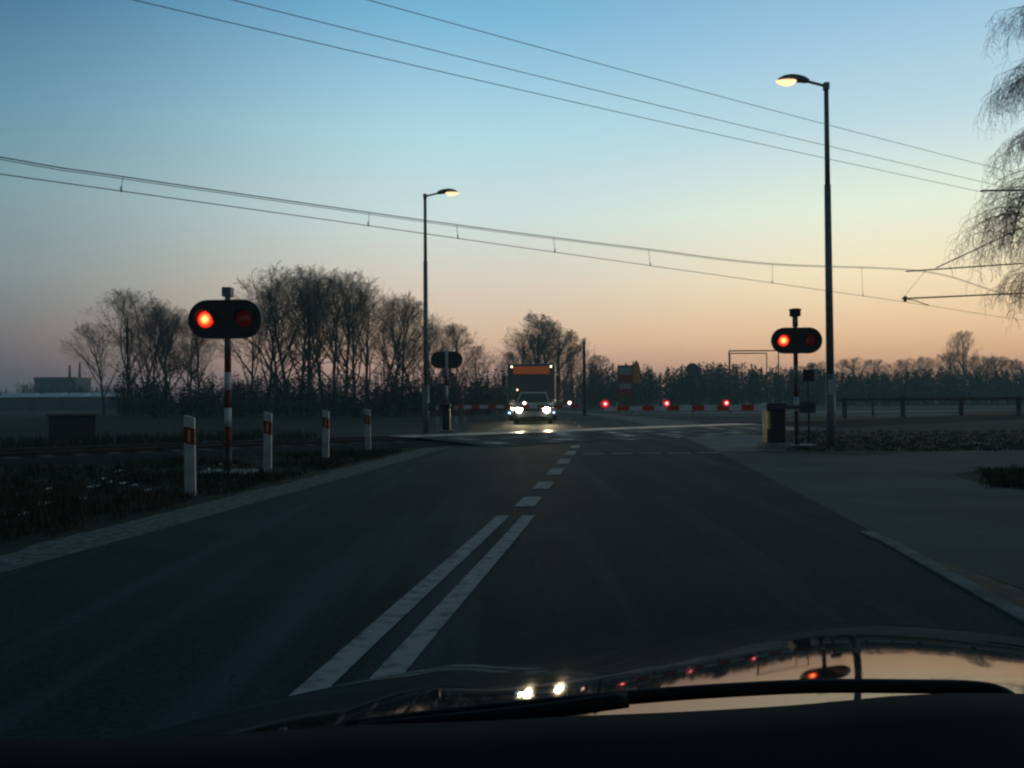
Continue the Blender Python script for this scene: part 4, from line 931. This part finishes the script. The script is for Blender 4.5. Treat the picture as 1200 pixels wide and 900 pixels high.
for _ in range(350):
    p = G(rnd.uniform(1120, 1240), rnd.uniform(551, 573)); 
    tuft(p.x+0.4, p.y, rnd.uniform(0.05, 0.12), 8)
for _ in range(900):
    s_ = rnd.uniform(-4, SL-0.5); t_ = rnd.uniform(2.8, 7); p = track(s_, t_); tuft(p.x, p.y, rnd.uniform(0.15, 0.4), 7)
tag(b.build('grass', M['blade'], fix=False), 'short dead winter grass on the verges', kind='stuff')
# snow patches
b = MB()
for px, py, w, h in ((50, 592, 12, 5), (92, 586, 16, 5), (112, 571, 12, 5), (130, 566, 6, 3), (142, 568, 7, 4), (172, 576, 6, 4), (122, 562, 5, 2), (28, 604, 8, 4), (8, 604, 7, 3), (58, 574, 6, 3), (158, 570, 5, 2), (140, 553, 5, 3), (345, 527, 8, 1.2), (405, 527, 9, 1.2), (1143, 520, 4, 1.5), (335, 529, 5, 1), (244, 551, 5, 2), (258, 545, 4, 1.5)):
    g = G(px, py); k = g.y/F_PX; ww = w*k*0.5; hh = max(h*k*0.5*g.y/1.05*0.7, 0.04); n = 14; ring = []
    for i in range(n):
        a = 2*math.pi*i/n; j = 0.35+0.9*rnd.random(); ring.append((g.x+ww*j*math.cos(a), g.y+hh*j*math.sin(a), 0.012))
    for i in range(n):
        q0, q1 = ring[i], ring[(i+1) % n]; m0 = [(q0[0]+g.x)/2, (q0[1]+g.y)/2, 0.026]; m1 = [(q1[0]+g.x)/2, (q1[1]+g.y)/2, 0.026]
        b.face([q0, q1, m1, m0]); b.face([m0, m1, (g.x, g.y, 0.034)])
tag(b.build('snow_patches', M['snow'], fix=False), 'scattered remains of snow in the dark grass', kind='stuff')

# ------------------------------------------------------------------ the car the photo is taken from
YAW = -math.atan(0.118)
own = empty('own_car', (0, 0, 0), YAW); XC = 0.39
SL_T = [(0.5, 0.092), (0.72, 0.072), (0.98, 0.104), (1.22, 0.152), (1.47, 0.212), (1.58, 0.25), (1.70, 0.40), (1.80, 0.8), (1.88, 2.2)]
def hood_z(y):
    z_ = 0.669
    # integrate the slope table from the crest
    n = 40; h_ = (y-1.58)/n
    for i in range(n): z_ -= interp(SL_T, 1.58+(i+0.5)*h_)*h_
    return z_
zt = {}
b = MB(); NX, NY = 64, 60; vs = []
ysh = frange(0.70, 1.88, NY)
zc_ = [hood_z(y) for y in ysh]
for j, y in enumerate(ysh):
    for i in range(NX+1):
        u = -1+2*i/NX; dx = u*0.92; x = XC+dx
        yy = y-0.22*u*u*max(0, (y-0.7)/1.2)
        k = 1-math.exp(-(dx/0.42)**2)
        drop = 0.082*k*min(1.25, max(0, (y-0.62)/0.98))+0.055*max(0, (abs(dx)-0.60)/0.32)**1.6
        crease = 0.003*math.exp(-((abs(dx)-0.60)/0.03)**2)
        vs.append((x, yy, zc_[j]-drop+crease))
b.idx(vs, [[j*(NX+1)+i, j*(NX+1)+i+1, (j+1)*(NX+1)+i+1, (j+1)*(NX+1)+i] for j in range(NY) for i in range(NX)], 0, True)
b.build('bonnet', M['carpaint'], own)
b = MB()
rim = [vs[j*(NX+1)] for j in range(NY+1)]+[vs[NY*(NX+1)+i] for i in range(1, NX+1)]+[vs[j*(NX+1)+NX] for j in range(NY-1, -1, -1)]
low = [(x, y, 0.25) for x, y, z_ in rim]
n = len(rim); b.idx([(x, y, z_-0.004) for x, y, z_ in rim]+low, [[i, i+1, n+i+1, n+i] for i in range(n-1)], 0, True)
b.build('front_body', M['carpaint'], own)
for sx in (-1, 1): wheel(own, XC+sx*0.74, 1.15, 0.30, 0.19)
# dashboard top: silhouette edge in front of the eye
def car_local(p): q = Vector(p); q.rotate(Matrix.Rotation(-YAW, 3, 'Z')); return q
edge = [(-160, 862), (0, 866), (150, 866), (300, 858), (415, 850), (560, 845), (680, 839), (800, 834), (920, 827), (1000, 820), (1056, 815), (1150, 812), (1260, 818), (1420, 850)]
ev = [Vector(e) .to_3d() for e in edge]; ep = smooth_path([Vector((a, c, 0)) for a, c in edge], 6)
b = MB(); rows = []
for k, (dd, dz) in enumerate(((0.70, -0.05), (0.66, -0.008), (0.64, 0.0), (0.60, -0.006), (0.50, -0.02), (0.36, -0.05), (0.25, -0.09))):
    row = []
    for p in ep:
        q = at(p.x, p.y, 0.60); r_ = Vector((q.x, 0, q.z)); row.append(car_local((q.x, q.y+(dd-0.64)*0.8, q.z+dz)))
    rows.append(row)
nr = len(ep); b.idx([p for r_ in rows for p in r_], [[i*nr+j, i*nr+j+1, (i+1)*nr+j+1, (i+1)*nr+j] for i in range(len(rows)-1) for j in range(nr-1)], 0, True)
b.build('dashboard', M['dash'], own)
# scuttle panel between bonnet and windscreen foot
b = MB(); sv = []
for i in range(21):
    x = XC-0.92+1.84*i/20; e = (abs(i-10)/10)
    for y, z_ in ((0.715, hood_z(0.7)-0.012-0.066*e**2.4), (0.66, hood_z(0.7)-0.03-0.066*e**2.4), (0.58, hood_z(0.7)-0.045-0.1*e**2.2), (0.5, 0.70), (0.4, 0.66)): sv.append((x, y, z_))
b.idx(sv, [[i*5+j, i*5+j+1, (i+1)*5+j+1, (i+1)*5+j] for i in range(20) for j in range(4)], 0, True); b.build('scuttle_panel', M['dash'], own)
# wiper: arm and blade lying along the screen foot
def wp_pts(tab, d_): return [car_local(at(px, py, d_+k)) for px, py, k in tab]
blade = wp_pts([(405, 853, 0.0), (560, 834, 0.01), (740, 817, 0.02), (850, 809, 0.025), (960, 804, 0.03), (1080, 804.5, 0.03), (1140, 806, 0.03), (1172, 812, 0.025), (1195, 826, 0.02), (1230, 850, 0.01)], 0.65)
wi = MB(); wi.tube(smooth_path(blade, 5), 0.0055, 8); wa = wi.build('wiper_blade', M['wiper'], own)
b = MB(); 
b.tube(smooth_path(wp_pts([(420, 856, 0), (600, 838, 0), (735, 820, 0.01)], 0.64), 5), [0.006]*11, 8); b.build('wiper_arm', M['wiper'], own)
tag(own, 'dark glossy bonnet, wiper and dashboard top of the car the photo is taken from', 'car')

# ------------------------------------------------------------------ haze
HAZE = 0.0013
if HAZE:
    b = MB(); b.box((-720, -80, -1.0), (720, 720, 20.0))
    m = bpy.data.materials.new('haze'); m.use_nodes = True; t = m.node_tree; t.nodes.clear()
    o_ = t.nodes.new('ShaderNodeOutputMaterial'); v_ = t.nodes.new('ShaderNodeVolumePrincipled'); v_.inputs['Color'].default_value = (0.62, 0.92, 0.95, 1); v_.inputs['Density'].default_value = HAZE; v_.inputs['Anisotropy'].default_value = 0.2
    t.links.new(v_.outputs[0], o_.inputs['Volume'])
    hz_o = b.build('haze', m); hz_o['kind'] = 'stuff'; hz_o['label'] = 'thin evening haze over the fields'
